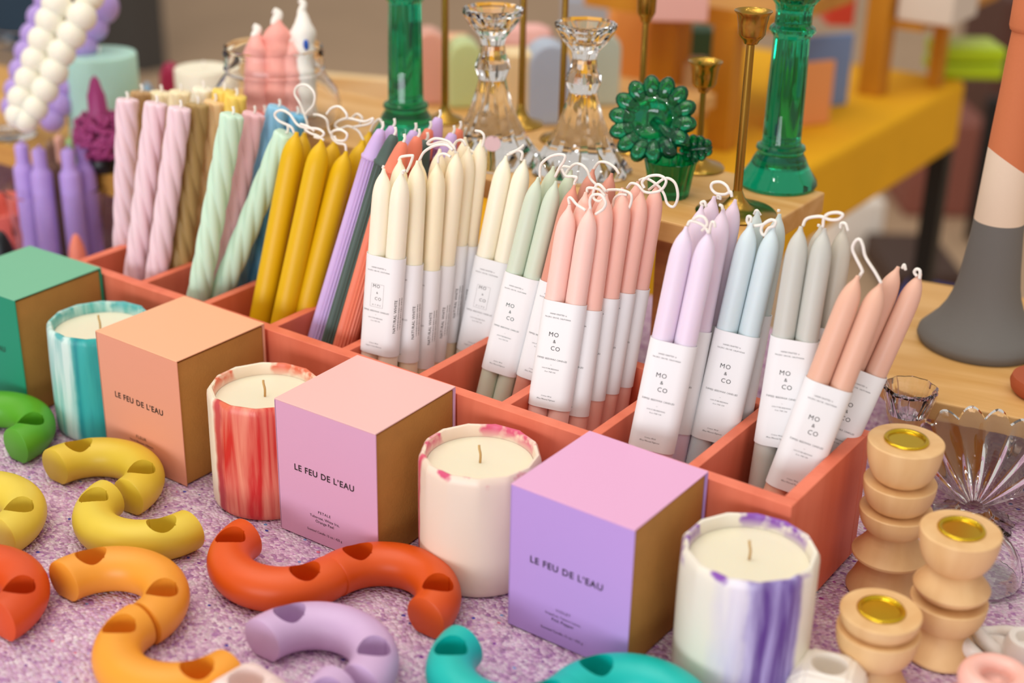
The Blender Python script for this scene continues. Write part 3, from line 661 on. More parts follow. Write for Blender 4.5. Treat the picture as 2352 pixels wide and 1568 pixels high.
# green glass column candlesticks
b = hz(1785, 424, BZ)
gi = [(424, 0), (424, 86), (418, 90), (408, 88), (392, 76), (376, 66), (362, 60), (350, 53), (346, 53), (340, 57), (334, 55), (330, 47), (322, 44), (200, 43), (90, 41), (84, 42), (78, 48), (70, 53), (62, 51), (56, 42), (30, 41), (12, 44), (0, 54), (-15, 68), (-30, 76), (-32, 70), (-22, 58), (-12, 40), (-5, 28), (20, 26), (20, 0)]
def gmod(t, z, r): return 1 + (.018 * math.cos(14 * t) if .07 < z < .34 else 0)
g2 = vessel('green_glass_candlestick', b, gi, 84, GRN, 'emerald glass column candlestick at the right end of the pine riser', 'candlestick', 'emerald glass candlesticks', mod=gmod, angle=35)
bb = hz(933, 322, BZ); g1 = g2.copy(); C.objects.link(g1); g1.location = (bb.x, bb.y, BZ + .0004); tag(g1, 'emerald glass column candlestick on the left, behind the ribbed candles')
# brass candlesticks
def brass(bpx, foot_r, stem_r, top, label, cup=True, cupr=44, cuph=70, foot=1.0, z=BZ):
    b = hz(bpx[0], bpx[1], z); y0 = bpx[1]; t = empty('brass_candlestick', (b.x, b.y, z), label, 'candlestick', 'thin brass candlesticks')
    def part(name, it):
        P = [(r, zz - z) for r, zz in pprof(b.x, b.y, it)]; g = G(); g.lathe(P, 36); return g.build(name, BRS, t, angle=40)
    part('foot', [(y0, 0), (y0, foot_r * .96), (y0 - 3, foot_r), (y0 - 8, foot_r * .93), (y0 - 14, foot_r * .55), (y0 - 22, foot_r * .33), (y0 - 36, foot_r * .19), (y0 - 52, stem_r), (y0 - 52, 0)])
    part('stem', [(y0 - 52, 0), (y0 - 52, stem_r), (top + cuph + 6, stem_r * .9), (top + cuph + 3, 0)])
    part('candle_cup', [(top + cuph + 4, 0), (top + cuph + 4, stem_r * 1.5), (top + cuph - 4, stem_r * 1.9), (top + cuph - 10, cupr * .6), (top + cuph - 18, cupr * .72), (top + cuph * .42, cupr * .76), (top + 8, cupr * .85), (top, cupr), (top - 2, cupr), (top + 2, cupr * .8), (top + 12, cupr * .68), (top + cuph - 20, cupr * .6), (top + cuph - 16, 0)])
    return t
brass((1690, 488), 93, 10.5, 26, 'brass candlestick in front, rising past the lavender tapers')
brass((1602, 386), 62, 7.5, 142, 'short brass candlestick behind the green glass flower', cupr=40, cuph=66)
brass((1466, 345), 58, 7.5, -60, 'tall brass candlestick left of the green glass flower, foot hidden', cupr=30, cuph=106)
brass((1022, 278), 42, 8.5, -130, 'tall brass candlestick between green and clear glass ones', cupr=36)
brass((1196, 288), 54, 8, -150, 'tall brass candlestick seen between the two clear glass ones', cupr=36)
brass((1288, 322), 50, 7.5, -150, 'tall brass candlestick behind the right clear glass one', cupr=34)

# green glass flower in a fluted pot
pb = hz(1535, 448, BZ)
t = empty('glass_flower_holder', (pb.x, pb.y, BZ), 'emerald glass flower growing from a fluted glass pot', 'ornament')
P = [(r, z - BZ) for r, z in pprof(pb.x, pb.y, [(448, 0), (448, 44), (440, 46), (400, 52), (372, 58), (366, 60), (366, 54), (380, 48), (430, 38), (430, 0)])]
g = G(); g.lathe(P, 72, None, lambda t_, z, r: 1 + .03 * math.cos(18 * t_)); g.build('pot', GRN, t, angle=40)
fc = hd(1500, 276, depth(pb) - .012) - Vector((pb.x, pb.y, BZ))
nrm = ((CAM - (fc + Vector((pb.x, pb.y, BZ)))).normalized() + Vector((-0.25, -.1, .25))).normalized()
Q = nrm.to_track_quat('Z', 'Y').to_matrix().to_4x4(); Q.translation = fc
pxm = depth(pb) / FPX
g = G()
for k in range(14):
    a = 2 * PI * k / 14
    T = Matrix.Rotation(a, 4, 'Z') @ Matrix.Translation((74 * pxm, 0, 2 * pxm)) @ Matrix.Rotation(-.25, 4, 'Y')
    g.sphere((0, 0, 0), 1, 16, 12, (31 * pxm, 21 * pxm, 16 * pxm), Q @ T)
g.build('petals', GRN, t, smooth=True)
g = G(); g.lathe([(0, -12 * pxm), (40 * pxm, -12 * pxm), (66 * pxm, -2 * pxm), (70 * pxm, 5 * pxm), (56 * pxm, 7 * pxm), (48 * pxm, 9 * pxm), (44 * pxm, 4 * pxm), (30 * pxm, -4 * pxm), (26 * pxm, -7 * pxm), (0, -7 * pxm)], 48, Q); g.build('flower_bowl', GRN, t, angle=50)
g = G(); lc = hd(1560, 345, depth(pb)) - Vector((pb.x, pb.y, BZ)); tip = hd(1636, 338, depth(pb) - .01) - Vector((pb.x, pb.y, BZ))
dx = (tip - lc); Lx = dx.length; xx = dx.normalized(); yy = (CAM - Vector((pb.x, pb.y, BZ)) - lc).normalized().cross(xx).normalized(); zz = xx.cross(yy)
Lm = Matrix((xx, yy, zz)).transposed().to_4x4(); Lm.translation = lc
for k, (u, w) in enumerate(((.25, 1), (.45, 1.15), (.65, 1.0), (.82, .7))):
    for s in (-1, 1): g.sphere((u * Lx, s * .42 * w * 30 * pxm, 0), 1, 12, 8, (14 * pxm, 17 * pxm * w, 9 * pxm), Lm)
g.sphere((Lx * .5, 0, 0), 1, 14, 10, (Lx * .52, 14 * pxm, 9 * pxm), Lm)
g.build('leaf', GRN, t, smooth=True)
g = G(); g.tube([Vector((0, 0, .035)), Vector((0, 0, .05)), fc - nrm * 10 * pxm], 14 * pxm, 14); g.build('flower_stem', GRN, t, smooth=True)

# glass jar of wax-dipped candles
jb = hz(637, 292, BZ)
t = empty('glass_jar', (jb.x, jb.y, BZ), 'round clear glass jar filled with pink and white candles', 'jar')
P = [(r, z - BZ) for r, z in pprof(jb.x, jb.y, [(292, 0), (292, 120), (284, 135), (262, 146), (232, 149), (205, 141), (182, 124), (165, 112), (158, 112), (154, 116), (148, 112), (138, 115), (130, 112), (120, 116), (112, 112), (106, 113), (104, 109), (112, 106), (160, 106), (184, 118), (206, 135), (232, 143), (262, 140), (282, 128), (286, 110), (286, 0)])]
g = G(); g.lathe(P, 64); g.build('jar_body', THIN, t, angle=50)
def drip(pxs, rpx, col, cname, label, lumps, tiprgb='#f6ece2'):
    m = wax(cname, col); T = pxs[0]; dz = depth((jb.x, jb.y, BZ)) - .01
    top = hd(T[0], T[1], dz); bot = Vector((hd(pxs[1][0], pxs[1][1], dz).x, hd(pxs[1][0], pxs[1][1], dz).y, BZ + .010))
    e = empty('wax_candle', tuple(bot), label, 'candle', 'candles standing in the glass jar')
    k = dz / FPX; R = rpx * k; L = (top - bot).length; Mz = (top - bot).normalized().to_track_quat('Z', 'Y').to_matrix().to_4x4()
    def mod(t_, z, r): return 1 + .06 * math.sin(2 * t_ + z * 260) + .07 * math.sin(z * 330 + 1)
    pr_ = [(0, 0), (R * .9, 0)] + [(R, L * .8 * i / 22) for i in range(1, 23)] + [(R * .8, L * .87), (R * .45, L * .94), (R * .2, L), (0, L)]
    g = G(); g.lathe(pr_, 36, Mz, mod); g.build('candle_body', m, e, angle=60)
    g = G(); P = [Mz @ Vector(q) for q in ((0, 0, L * .9), (R * .1, 0, L * .97), (-R * .1, 0, L * 1.04), (R * .25, 0, L * 1.08))]
    g.tube(crom(P, 5), [R * .42 - R * .2 * i / 16 for i in range(16)], 10); g.build('wick', WICK, e, smooth=True)
    return e
drip(((590, 75), (590, 250)), 30, '#f0aaa0', 'jar_pink', 'pink candle with white wick at the left in the jar', 0)
drip(((637, 42), (640, 250)), 33, '#f2a498', 'jar_pink2', 'pink candle standing tallest in the middle of the jar', 0)
drip(((672, 90), (672, 255)), 27, '#f2aea4', 'jar_pink3', 'pink candle in front at the right of the jar', 0)
wc = drip(((695, 20), (700, 240)), 27, '#f2ece4', 'jar_white', 'white candle at the right of the jar with a blue mark', 0)
bl_ = hd(703, 103, depth(wc.location) - .016); g = G(); g.sphere(bl_ - wc.location, .0032, 12, 8, (1, .6, 1.6)); g.build('blue_mark', mat('blue_wax', '#1f55b4', rough=.5), wc, smooth=True)

# ================================================================ RIGHT SIDE: SECOND RISER, BIG CANDLESTICK
RZ = 0.08
o_ = hz(2127, 918, RZ)
t = empty('wood_plank_riser', (o_.x, o_.y, 0), 'small pine riser with rounded corner under the tall painted candlestick', 'shelf', rz=math.radians(11))
poly = [(0.0, 0.0), (.42, 0.0), (.42, .26), (-.055, .26), (-.055, .075), (-.048, .035), (-.028, .010)]
g = G(); g.prism(poly, RZ - .0165, RZ); g.build('plank', PINE, t, bevel=.0012)
for x in (.003, .32):
    g = G(); g.box((x, .03, .0008), (x + .05, .05, RZ - .0166)); g.build('leg_block', wood('pine_gold', '#c58a30', '#d89e48', scale=(40, 40, 6)), t, bevel=.001)
    g = G(); g.box((x - .02, .20, .0008), (x + .03, .22, RZ - .0166)); g.build('leg_block', wood('pine_gold', '#c58a30', '#d89e48', scale=(40, 40, 6)), t, bevel=.001)
# tall candlestick
cb = hz(2248, 786, RZ)
def bands():
    m = bpy.data.materials.new('painted_clay'); m.use_nodes = True; nt = m.node_tree; b_ = nt.nodes['Principled BSDF']; N = nt.nodes.new; L = nt.links.new
    tc = N('ShaderNodeTexCoord'); sp = N('ShaderNodeSeparateXYZ'); L(tc.outputs['Object'], sp.inputs[0])
    z1 = zat(506, cb.x, cb.y) - RZ; z2 = zat(372, cb.x, cb.y) - RZ
    s1 = N('ShaderNodeMath'); s1.operation = 'GREATER_THAN'; s1.inputs[1].default_value = z1; L(sp.outputs[2], s1.inputs[0])
    dp = N('ShaderNodeVectorMath'); dp.operation = 'DOT_PRODUCT'; dp.inputs[1].default_value = (CR.x * .62, CR.y * .62, 1); L(tc.outputs['Object'], dp.inputs[0])
    s2 = N('ShaderNodeMath'); s2.operation = 'GREATER_THAN'; s2.inputs[1].default_value = z2; L(dp.outputs['Value'], s2.inputs[0])
    a = N('ShaderNodeMix'); a.data_type = 'RGBA'; a.inputs[6].default_value = lin('#6f6c68'); a.inputs[7].default_value = lin('#e8d0b8'); L(s1.outputs[0], a.inputs[0])
    c = N('ShaderNodeMix'); c.data_type = 'RGBA'; L(a.outputs[2], c.inputs[6]); c.inputs[7].default_value = lin('#cc7448'); L(s2.outputs[0], c.inputs[0])
    L(c.outputs[2], b_.inputs['Base Color']); b_.inputs['Roughness'].default_value = .8
    n = N('ShaderNodeTexNoise'); n.inputs['Scale'].default_value = 350; L(tc.outputs['Object'], n.inputs['Vector'])
    bp = N('ShaderNodeBump'); bp.inputs['Strength'].default_value = .25; bp.inputs['Distance'].default_value = .0006; L(n.outputs['Fac'], bp.inputs['Height']); L(bp.outputs['Normal'], b_.inputs['Normal'])
    return m
vessel('tall_clay_candlestick', cb, [(786, 0), (786, 134), (776, 140), (766, 138), (752, 124), (730, 103), (705, 87), (680, 77), (655, 71), (620, 66), (580, 62), (540, 58), (500, 56), (400, 53), (300, 50), (200, 46), (120, 44), (74, 42), (70, 47), (60, 50), (20, 50), (-30, 50), (-60, 52), (-100, 60), (-104, 0)], 64, bands(), 'tall bell-footed candlestick painted terracotta, cream and grey', 'candlestick', angle=40)
vessel('clay_dish', hz(2392, 905, RZ), [(905, 0), (905, 60), (895, 70), (880, 74), (868, 70), (866, 0)], 40, mat('red_clay', '#a8502c', rough=.7, bump=.2), 'red clay dish edge on the small riser at the right edge', 'dish')

# stacked wooden candle holders
MAP = wood('maple', '#dcae76', '#ebc48d', scale=(30, 30, 5), rough=.5, bump=.05)
GOLD = mat('gold_cup', '#d8b62c', rough=.22, metal=1.0)
def bowl(z_top, r_top, z_bot, r_bot, up=True):
    out = []
    for k in range(9):
        u = k / 8; a = u * PI / 2
        out.append((r_bot + (r_top - r_bot) * math.sin(a), z_bot + (z_top - z_bot) * (1 - math.cos(a))))
    return out
def wooden_holder(px, py, ztop, segs, label, axis=None):
    p = hz(px, py, ztop); t = empty('stacked_wood_holder', (p.x, p.y, 0.001), label, 'candle holder', 'turned wooden candle holders')
    for sgm in segs:
        g = G(); kind, z0, r0, z1, r1 = sgm
        if kind == 'cup': P = [(0, z0), (r0, z0)] + bowl(z1 - .0015, r1, z0, r0)[1:] + [(r1, z1 - .0006), (r1 - .0007, z1), (0, z1)]
        elif kind == 'cone':      # wide at the bottom
            P = [(0, z0), (r0 - .0008, z0), (r0, z0 + .0008), (r0, z0 + .003)] + [(r1 + (r0 - r1) * math.cos(PI / 2 * k / 8) if k < 8 else r1, z0 + .003 + (z1 - z0 - .003) * (k / 8) ** .9) for k in range(1, 9)] + [(0, z1)]
        elif kind == 'disc': P = [(0, z0), (r0, z0)] + [(r0 + (r1 - r0) * math.sin(PI * .5 * k / 6), z0 + (z1 - z0) * .62 * k / 6) for k in range(1, 7)] + [(r1 - (r1 - r0) * .12, z0 + (z1 - z0) * .78), (r0 * .95, z1), (0, z1)]
        off = sgm[5] if len(sgm) > 5 else 0
        g.lathe(P, 56); g.build('turned_segment', MAP, t, angle=35)
    g = G(); g.lathe([(.0145, ztop - .001 - .0005), (.0152, ztop), (.0148, ztop + .0012), (.0135, ztop + .0016), (.0124, ztop + .001), (.0118, ztop - .0005), (.0116, ztop - .0009), (.0116, ztop - .00095)], 40)
    g.build('brass_rim', GOLD, t, angle=60)
    g = G(); g.lathe([(0, ztop - .0009), (.0117, ztop - .0009), (.0117, ztop - .0004), (0, ztop - .0004)], 40); g.build('brass_cup', GOLD, t, angle=60)
    return t
# holder tops are hollow cups: built as rings further below
def hollow(t, ztop, rt, z0, r0):
    pass
def wood_stack(px, py, ztop, segs, label):
    p = hz(px, py, ztop + .001); t = empty('stacked_wood_holder', (p.x, p.y, 0.001), label, 'candle holder', 'turned wooden candle holders')
    zt = ztop
    for i, (kind, z0, r0, z1, r1) in enumerate(segs):
        g = G()
        if i == 0:          # top cup with the drilled hole
            P = [(0, z0), (r0, z0)] + bowl(z1 - .0015, r1, z0, r0)[1:] + [(r1, z1 - .0006), (r1 - .0007, z1), (.0126, z1), (.0126, z1 - .012), (0, z1 - .012)]
        elif kind == 'cup': P = [(0, z0), (r0, z0)] + bowl(z1 - .0015, r1, z0, r0)[1:] + [(r1, z1 - .0006), (r1 - .0007, z1), (0, z1)]
        elif kind == 'cone': P = [(0, z0), (r0 - .0008, z0), (r0, z0 + .0008), (r0, z0 + .0025)] + [(r0 - (r0 - r1) * (k / 8) ** .92, z0 + .0025 + (z1 - z0 - .0025) * (k / 8) ** 1.05) for k in range(1, 9)] + [(0, z1)]
        else: P = [(0, z0), (r0, z0)] + [(r0 + (r1 - r0) * math.sin(PI * .5 * k / 6), z0 + (z1 - z0) * .42 * k / 6) for k in range(1, 7)] + [(r1 - .0004, z0 + (z1 - z0) * .46), (r0 * 1.05, z1 - .0005), (r0, z1), (0, z1)]
        g.lathe(P, 56); g.build('turned_segment', MAP, t, angle=35)
    g = G(); g.lathe([(.0125, zt + .0001), (.0150, zt + .0001), (.0153, zt + .0008), (.0147, zt + .0017), (.0132, zt + .0019), (.0122, zt + .0012), (.0119, zt - .001), (.0117, zt - .0105), (0, zt - .0105), (0, zt - .0112), (.0122, zt - .0112), (.0124, zt - .001)], 40)
    g.build('brass_cup', GOLD, t, angle=60)
    return t
wood_stack(2082, 1011, .119, [('cup', .088, .013, .119, .0258), ('cup', .066, .0135, .088, .0250), ('cup', .047, .013, .066, .0252), ('cone', .028, .0265, .047, .0145), ('cone', 0, .0275, .028, .0165)], 'tallest stacked wooden candle holder, beside the tray corner')
wood_stack(2208, 1216, .094, [('cup', .066, .0135, .094, .0258), ('disc', .042, .0135, .066, .0248), ('cup', .020, .0135, .042, .0250), ('cone', 0, .0262, .020, .0135)], 'middle height stacked wooden candle holder, in front of the clear glass')
wood_stack(2024, 1401, .058, [('cup', .045, .018, .058, .0255), ('cup', .021, .0145, .045, .0262), ('cone', 0, .0235, .021, .0150)], 'shortest stacked wooden candle holder, in front of the other two')

# clear glass pieces on the right
vessel('glass_candle_cup', hz(2056, 1135, .001), [(1135, 0), (1135, 46), (1126, 48), (1095, 26), (1040, 22), (1000, 30), (970, 38), (950, 46), (925, 52), (905, 60), (892, 62), (888, 57), (898, 49), (930, 36), (950, 28), (952, 0)], 40, CRY, 'small clear faceted glass cup behind the tallest wooden holder', 'candle holder', 'clear glass holders on the right', mod=lambda t, z, r: 1 + .035 * math.cos(10 * t), angle=14)
vessel('glass_candle_cup', hz(2392, 1065, .004), [(1065, 0), (1065, 52), (1055, 56), (1040, 40), (1025, 42), (1005, 52), (985, 64), (965, 74), (955, 74), (952, 66), (965, 58), (995, 44), (1020, 30), (1022, 0)], 40, CRY, 'clear faceted glass cup cut off by the right edge', 'candle holder', 'clear glass holders on the right', mod=lambda t, z, r: 1 + .035 * math.cos(10 * t), angle=14)
def fan(cpx, cpy, z, Rr, a0, a1, lean, yaw, th=.0022, amp=.0022, nr=9, foot=True, label=''):
    p = hz(cpx, cpy, z); e = empty('glass_fan_holder', (p.x, p.y, .001), label, 'candle holder', rz=yaw)
    nA, nR = 110, 14; vs = []
    for side in (1, -1):
        for i in range(nR + 1):
            u = i / nR
            for k in range(nA + 1):
                a = math.radians(a0 + (a1 - a0) * k / nA); ph = PI * nr * k / nA
                sc = 1 - .09 * (1 - abs(math.sin(ph))) * u
                r = (.10 + .90 * u) * Rr * sc
                y = amp * abs(math.sin(ph)) * (0.3 + u) * 2 + side * th * .5 + lean * u * u
                vs.append((r * math.sin(a), y, .012 + r * math.cos(a)))
    k_ = nA + 1; off = (nR + 1) * k_; fs = []
    for i in range(nR):
        for k in range(nA):
            q = (i * k_ + k, i * k_ + k + 1, (i + 1) * k_ + k + 1, (i + 1) * k_ + k); fs.append(q); fs.append(tuple(reversed([x + off for x in q])))
    bd = [k for k in range(k_)] + [i * k_ + nA for i in range(1, nR + 1)] + [nR * k_ + k for k in range(nA - 1, -1, -1)] + [i * k_ for i in range(nR - 1, 0, -1)]
    for i in range(len(bd)): fs.append((bd[i], bd[i] + off, bd[(i + 1) % len(bd)] + off, bd[(i + 1) % len(bd)]))
    mk('fan_plate', vs, fs, CRY, e, angle=60)
    g = G(); g.lathe([(0, 0), (.030, 0), (.031, .002), (.024, .005), (.014, .009), (.011, .014), (0, .014)], 48, None, lambda t, z, r: 1 + .05 * math.cos(12 * t)); g.build('foot', CRY, e, angle=40)
    return e
fan(2232, 1190, .004, .074, -66, 66, .020, math.radians(22), th=.0042, amp=.0026, nr=8, label='clear ribbed glass fan standing behind the middle wooden holder')
vessel('glass_bowl', hz(2235, 1318, .004), [(1318, 100.5), (1318, 104), (1310, 107), (1290, 104), (1265, 92), (1245, 74), (1232, 50), (1228, 24), (1226, 0), (1230, 0), (1233, 22), (1237, 46), (1249, 70), (1268, 87), (1291, 99), (1312, 101), (1317.9, 100)], 60, CRY, 'upturned clear glass bowl behind the middle wooden holder', 'bowl', mod=lambda t, z, r: 1 + .012 * math.cos(30 * t), angle=60)

# small ceramics at the bottom edge
def cube_holder(px, py, zt, half, col, cname, label, yaw=.3, hole=.0105):
    p = hz(px, py, zt); bm = bmesh.new(); bmesh.ops.create_cube(bm, size=1)
    bmesh.ops.scale(bm, vec=(half * 2, half * 2, zt), verts=bm.verts); bmesh.ops.translate(bm, vec=(0, 0, zt / 2), verts=bm.verts)
    bmesh.ops.bevel(bm, geom=[e for e in bm.edges] , offset=half * .42, segments=1, affect='EDGES')
    bmesh.ops.bevel(bm, geom=list(bm.edges), offset=.0022, segments=3, affect='EDGES')
    me = bpy.data.meshes.new('tmp'); bm.to_mesh(me); bm.free(); base = bpy.data.objects.new('tmp', me); C.objects.link(base)
    c = G(); c.lathe([(hole, zt - .016), (hole, zt - .002), (hole * 1.1, zt + .001)], 40); cut = c.build('tmpc', None, None, weld=True)
    md = base.modifiers.new('b', 'BOOLEAN'); md.object = cut; md.solver = 'EXACT'
    dg = bpy.context.evaluated_depsgraph_get(); m2 = bpy.data.meshes.new_from_object(base.evaluated_get(dg)); bpy.data.objects.remove(base); bpy.data.objects.remove(cut)
    m2.materials.clear(); m2.materials.append(mat(cname, col, rough=.3, sss=.1)); o = link('faceted_candle_holder', m2, None, None, angle=30); o.location = (p.x, p.y, .001); o.rotation_euler.z = yaw
    return tag(o, label, 'candle holder')
cube_holder(1905, 1527, .034, .0235, '#efe6da', 'glazed_ivory', 'glossy ivory faceted candle holder at the bottom edge, beside the violet streaked candle', yaw=.25)
cube_holder(566, 1562, .036, .0225, '#ecd3cc', 'blush_ceramic', 'blush pink faceted candle holder at the bottom edge, on the amber arch', yaw=-.1)
p = hz(2292, 1540, .036)
t = empty('ring_candle_holder', (p.x, p.y, .001), 'glossy pink ring-topped candle holder in the bottom right corner', 'candle holder')
PK = mat('glazed_pink', '#f5bdb0', rough=.22, sss=.1)
g = G(); g.lathe([(.0085 + .0075 * (1 - math.cos(2 * PI * k / 20)), .027 + .0085 * math.sin(2 * PI * k / 20)) for k in range(21)], 48); g.build('ring_top', PK, t, smooth=True, weld=True)
g = G(); g.lathe([(0, 0), (.015, 0), (.019, .003), (.020, .010), (.018, .018), (.013, .022), (0, .022)], 40); g.build('body', PK, t, angle=60)
g = G(); g.sphere((-.018, -.008, .010), .010, 20, 12); g.sphere((-.004, -.021, .010), .010, 20, 12); g.build('knob_feet', PK, t, smooth=True)
p = hz(2318, 1468, .022)
WG = mat('glazed_white', '#f2ebe4', rough=.15, sss=.1)
t = empty('knot_candle_holder', (p.x, p.y, .001), 'glossy white knotted ceramic holder behind the pink ring-topped one', 'candle holder')
for (dx, dy, rr) in ((-.012, -.004, .012), (-.008, .012, .012)):
    g = G(); g.tube([(dx + rr * 1.2 * math.cos(a), dy + rr * math.sin(a), .009 + .003 * math.sin(2 * a)) for a in [2 * PI * k / 28 for k in range(28)]], .0052, 14, closed=True); g.build('loop', WG, t, smooth=True)
g = G(); g.lathe([(0, 0), (.013, 0), (.0155, .004), (.0155, .020), (.013, .026), (.009, .026), (.0085, .018), (0, .018)], 36, Matrix.Translation((.012, .002, 0))); g.build('body', WG, t, angle=50)

# ================================================================ LEFT SIDE
LZ = 0.10
t = empty('wood_riser', (-1.10, 0.30, 0), 'pine riser at the far left carrying the bubble and mint candles', 'shelf')
g = G(); g.box((-.32, -.098, LZ - .026), (.245, .14, LZ)); g.build('shelf_board', wood('pine_honey', '#c08a3c', '#d8a450', scale=(5, 50, 50)), t, bevel=.002)
for x in (-.28, .18):
    g = G(); g.box((x, -.07, .0008), (x + .02, .1, LZ - .0262)); g.build('leg_panel', PINED, t, bevel=.001)

# mint pillar candle
def pillar(px, py, wtop, y1, col, cname, label, z, rs=1.0, group='plain pillar candles at the left'):
    b = hz(px, y1, z); dtp = zat(py, b.x, b.y) - z; R = wtop * depth((b.x, b.y, z + dtp)) / FPX
    e = empty('pillar_candle', (b.x, b.y, z + .0005), label, 'candle', group); g = G()
    g.lathe([(0, 0), (R * .97, 0), (R, .002), (R, dtp - .003), (R * .975, dtp - .0005), (R * .93, dtp), (R * .8, dtp - .0008), (0, dtp - .0015)], 56); g.build('candle_body', wax(cname, col), e, angle=50)
    g = G(); g.tube([(0, 0, dtp - .002), (.0005, 0, dtp + .004), (.002, 0, dtp + .008)], .0010, 8); g.build('wick', WICK, e, smooth=True)
    return e
pillar(247, 122, 84, 322, '#b6e2d3', 'mint', 'large mint green pillar candle behind the magenta candle', LZ)
pillar(478, 156, 66, 330, '#f3ecd4', 'ivory', 'wide ivory pillar candle behind the cream twisted ones, left of the jar', BZ - .10)
# bubble candle
def bubbles(pts, dist, col, cname, label):
    e = None
    c0 = hd(pts[-1][0], pts[-1][1], dist)
    e = empty('bubble_candle', tuple(c0), label, 'candle', 'bubble candles at the far left'); g = G()
    for (x, y, r, dd) in pts:
        q = hd(x, y, dist + dd); g.sphere(q - c0, r * 1.13 * (dist + dd) / FPX, 24, 14)
    g.build('bubble_body', wax(cname, col), e, smooth=True)
    q = hd(pts[0][0], pts[0][1] - pts[0][2] * .9, dist + pts[0][3]) - c0
    g = G(); g.tube([q, q + Vector((0, 0, .006)), q + Vector((.001, 0, .012))], .001, 8); g.build('wick', WICK, e, smooth=True)
bub = [(150, -42, 32, .01), (130, 11, 31, 0), (115, 48, 30, 0), (97, 92, 29, 0), (80, 138, 28, 0), (64, 182, 27, 0), (48, 226, 27, 0), (40, 265, 25, 0),
       (205, -10, 31, .01), (187, 38, 31, 0), (164, 80, 30, 0), (141, 121, 29, 0), (124, 164, 29, 0), (103, 206, 28, 0), (80, 248, 27, 0), (60, 276, 25, 0)]
bubbles(bub, 1.47, '#f4eedc', 'bubble_ivory', 'leaning ivory bubble candle made of stacked balls')
pur = [(165, -60, 32, 0), (110, 0, 28, .03), (92, 40, 27, .03), (76, 80, 26, .03), (62, 120, 26, .03), (50, 162, 26, .03), (38, 205, 25, .03), (30, 245, 24, .03),
       (230, 14, 38, .06), (214, 62, 30, .06), (192, 104, 28, .06), (176, 150, 27, .06), (160, 195, 27, .06), (140, 238, 27, .06), (120, 275, 25, .06)]
bubbles(pur, 1.56, '#b49ad8', 'bubble_violet', 'violet bubble candle behind the ivory one')
# magenta textured candle on black foot
b = hz(238, 392, LZ)
e = empty('cauliflower_candle', (b.x, b.y, LZ), 'magenta candle with a rough open crust and pointed top', 'candle')
k = depth(b) / FPX; g = G(); rn = random.Random(5); zz_ = lambda py: zat(py, b.x, b.y) - LZ
zc0, zc1, ztp = zz_(352), zz_(262), zz_(172)
for i in range(300):
    u = rn.random(); a = rn.random() * 2 * PI; z = zc0 + u * (zc1 - zc0); R = (54 * k) * math.sin(PI * (.22 + .66 * u)) ** .7
    a2 = a + rn.uniform(-.5, .5); z2 = min(zc1, max(zc0, z + rn.uniform(-.010, .010)))
    g.tube(crom([(R * math.cos(a), R * math.sin(a), z), (R * 1.06 * math.cos((a + a2) / 2), R * 1.06 * math.sin((a + a2) / 2), (z + z2) / 2), (R * math.cos(a2), R * math.sin(a2), z2)], 3), .0024, 6)
MG = wax('magenta', '#a8417c'); g.build('crust', MG, e, smooth=True)
g = G(); g.lathe([(0, zc0 - .006), (30 * k, zc0 - .004), (38 * k, (zc0 + zc1) / 2), (30 * k, zc1 - .008), (21 * k, zc1 + .004), (19 * k, (zc1 + ztp) / 2), (15 * k, ztp - .016), (9 * k, ztp - .005), (0, ztp)], 24, None, lambda t, z, r: 1 + .1 * math.sin(5 * t + 60 * z)); g.build('core', MG, e, smooth=True)
g = G(); g.lathe([(0, 0), (30 * k, 0), (37 * k, .004), (40 * k, zc0 * .5), (36 * k, zc0 - .0045), (0, zc0 - .0062)], 30); g.build('black_foot', mat('black_glaze', '#0c0a0b', rough=.35), e, angle=50)
# dark red candle peeking behind
b = hz(398, 235, LZ); e = empty('textured_candle', (b.x, b.y, LZ), 'crimson textured candle peeking out left of the ivory pillar', 'candle'); k = depth(b) / FPX
zt = zat(140, b.x, b.y) - LZ; g = G(); g.lathe([(0, 0), (22 * k, 0), (26 * k, zt * .3), (24 * k, zt * .7), (14 * k, zt * .92), (0, zt)], 24, None, lambda t, z, r: 1 + .12 * math.sin(6 * t + z * 300)); g.build('candle_body', wax('crimson', '#a01c48'), e, smooth=True)
b = hz(341, 235, LZ); e = empty('cone_candle', (b.x, b.y, LZ), 'small blue cone-tipped candle between the mint pillar and the taupe twist', 'candle'); zt = zat(190, b.x, b.y) - LZ
g = G(); g.lathe([(0, 0), (15 * k, 0), (15 * k, zt * .5), (8 * k, zt * .85), (3 * k, zt), (0, zt)], 24); g.build('candle_body', wax('powder_blue', '#8fb2cc'), e, angle=60)

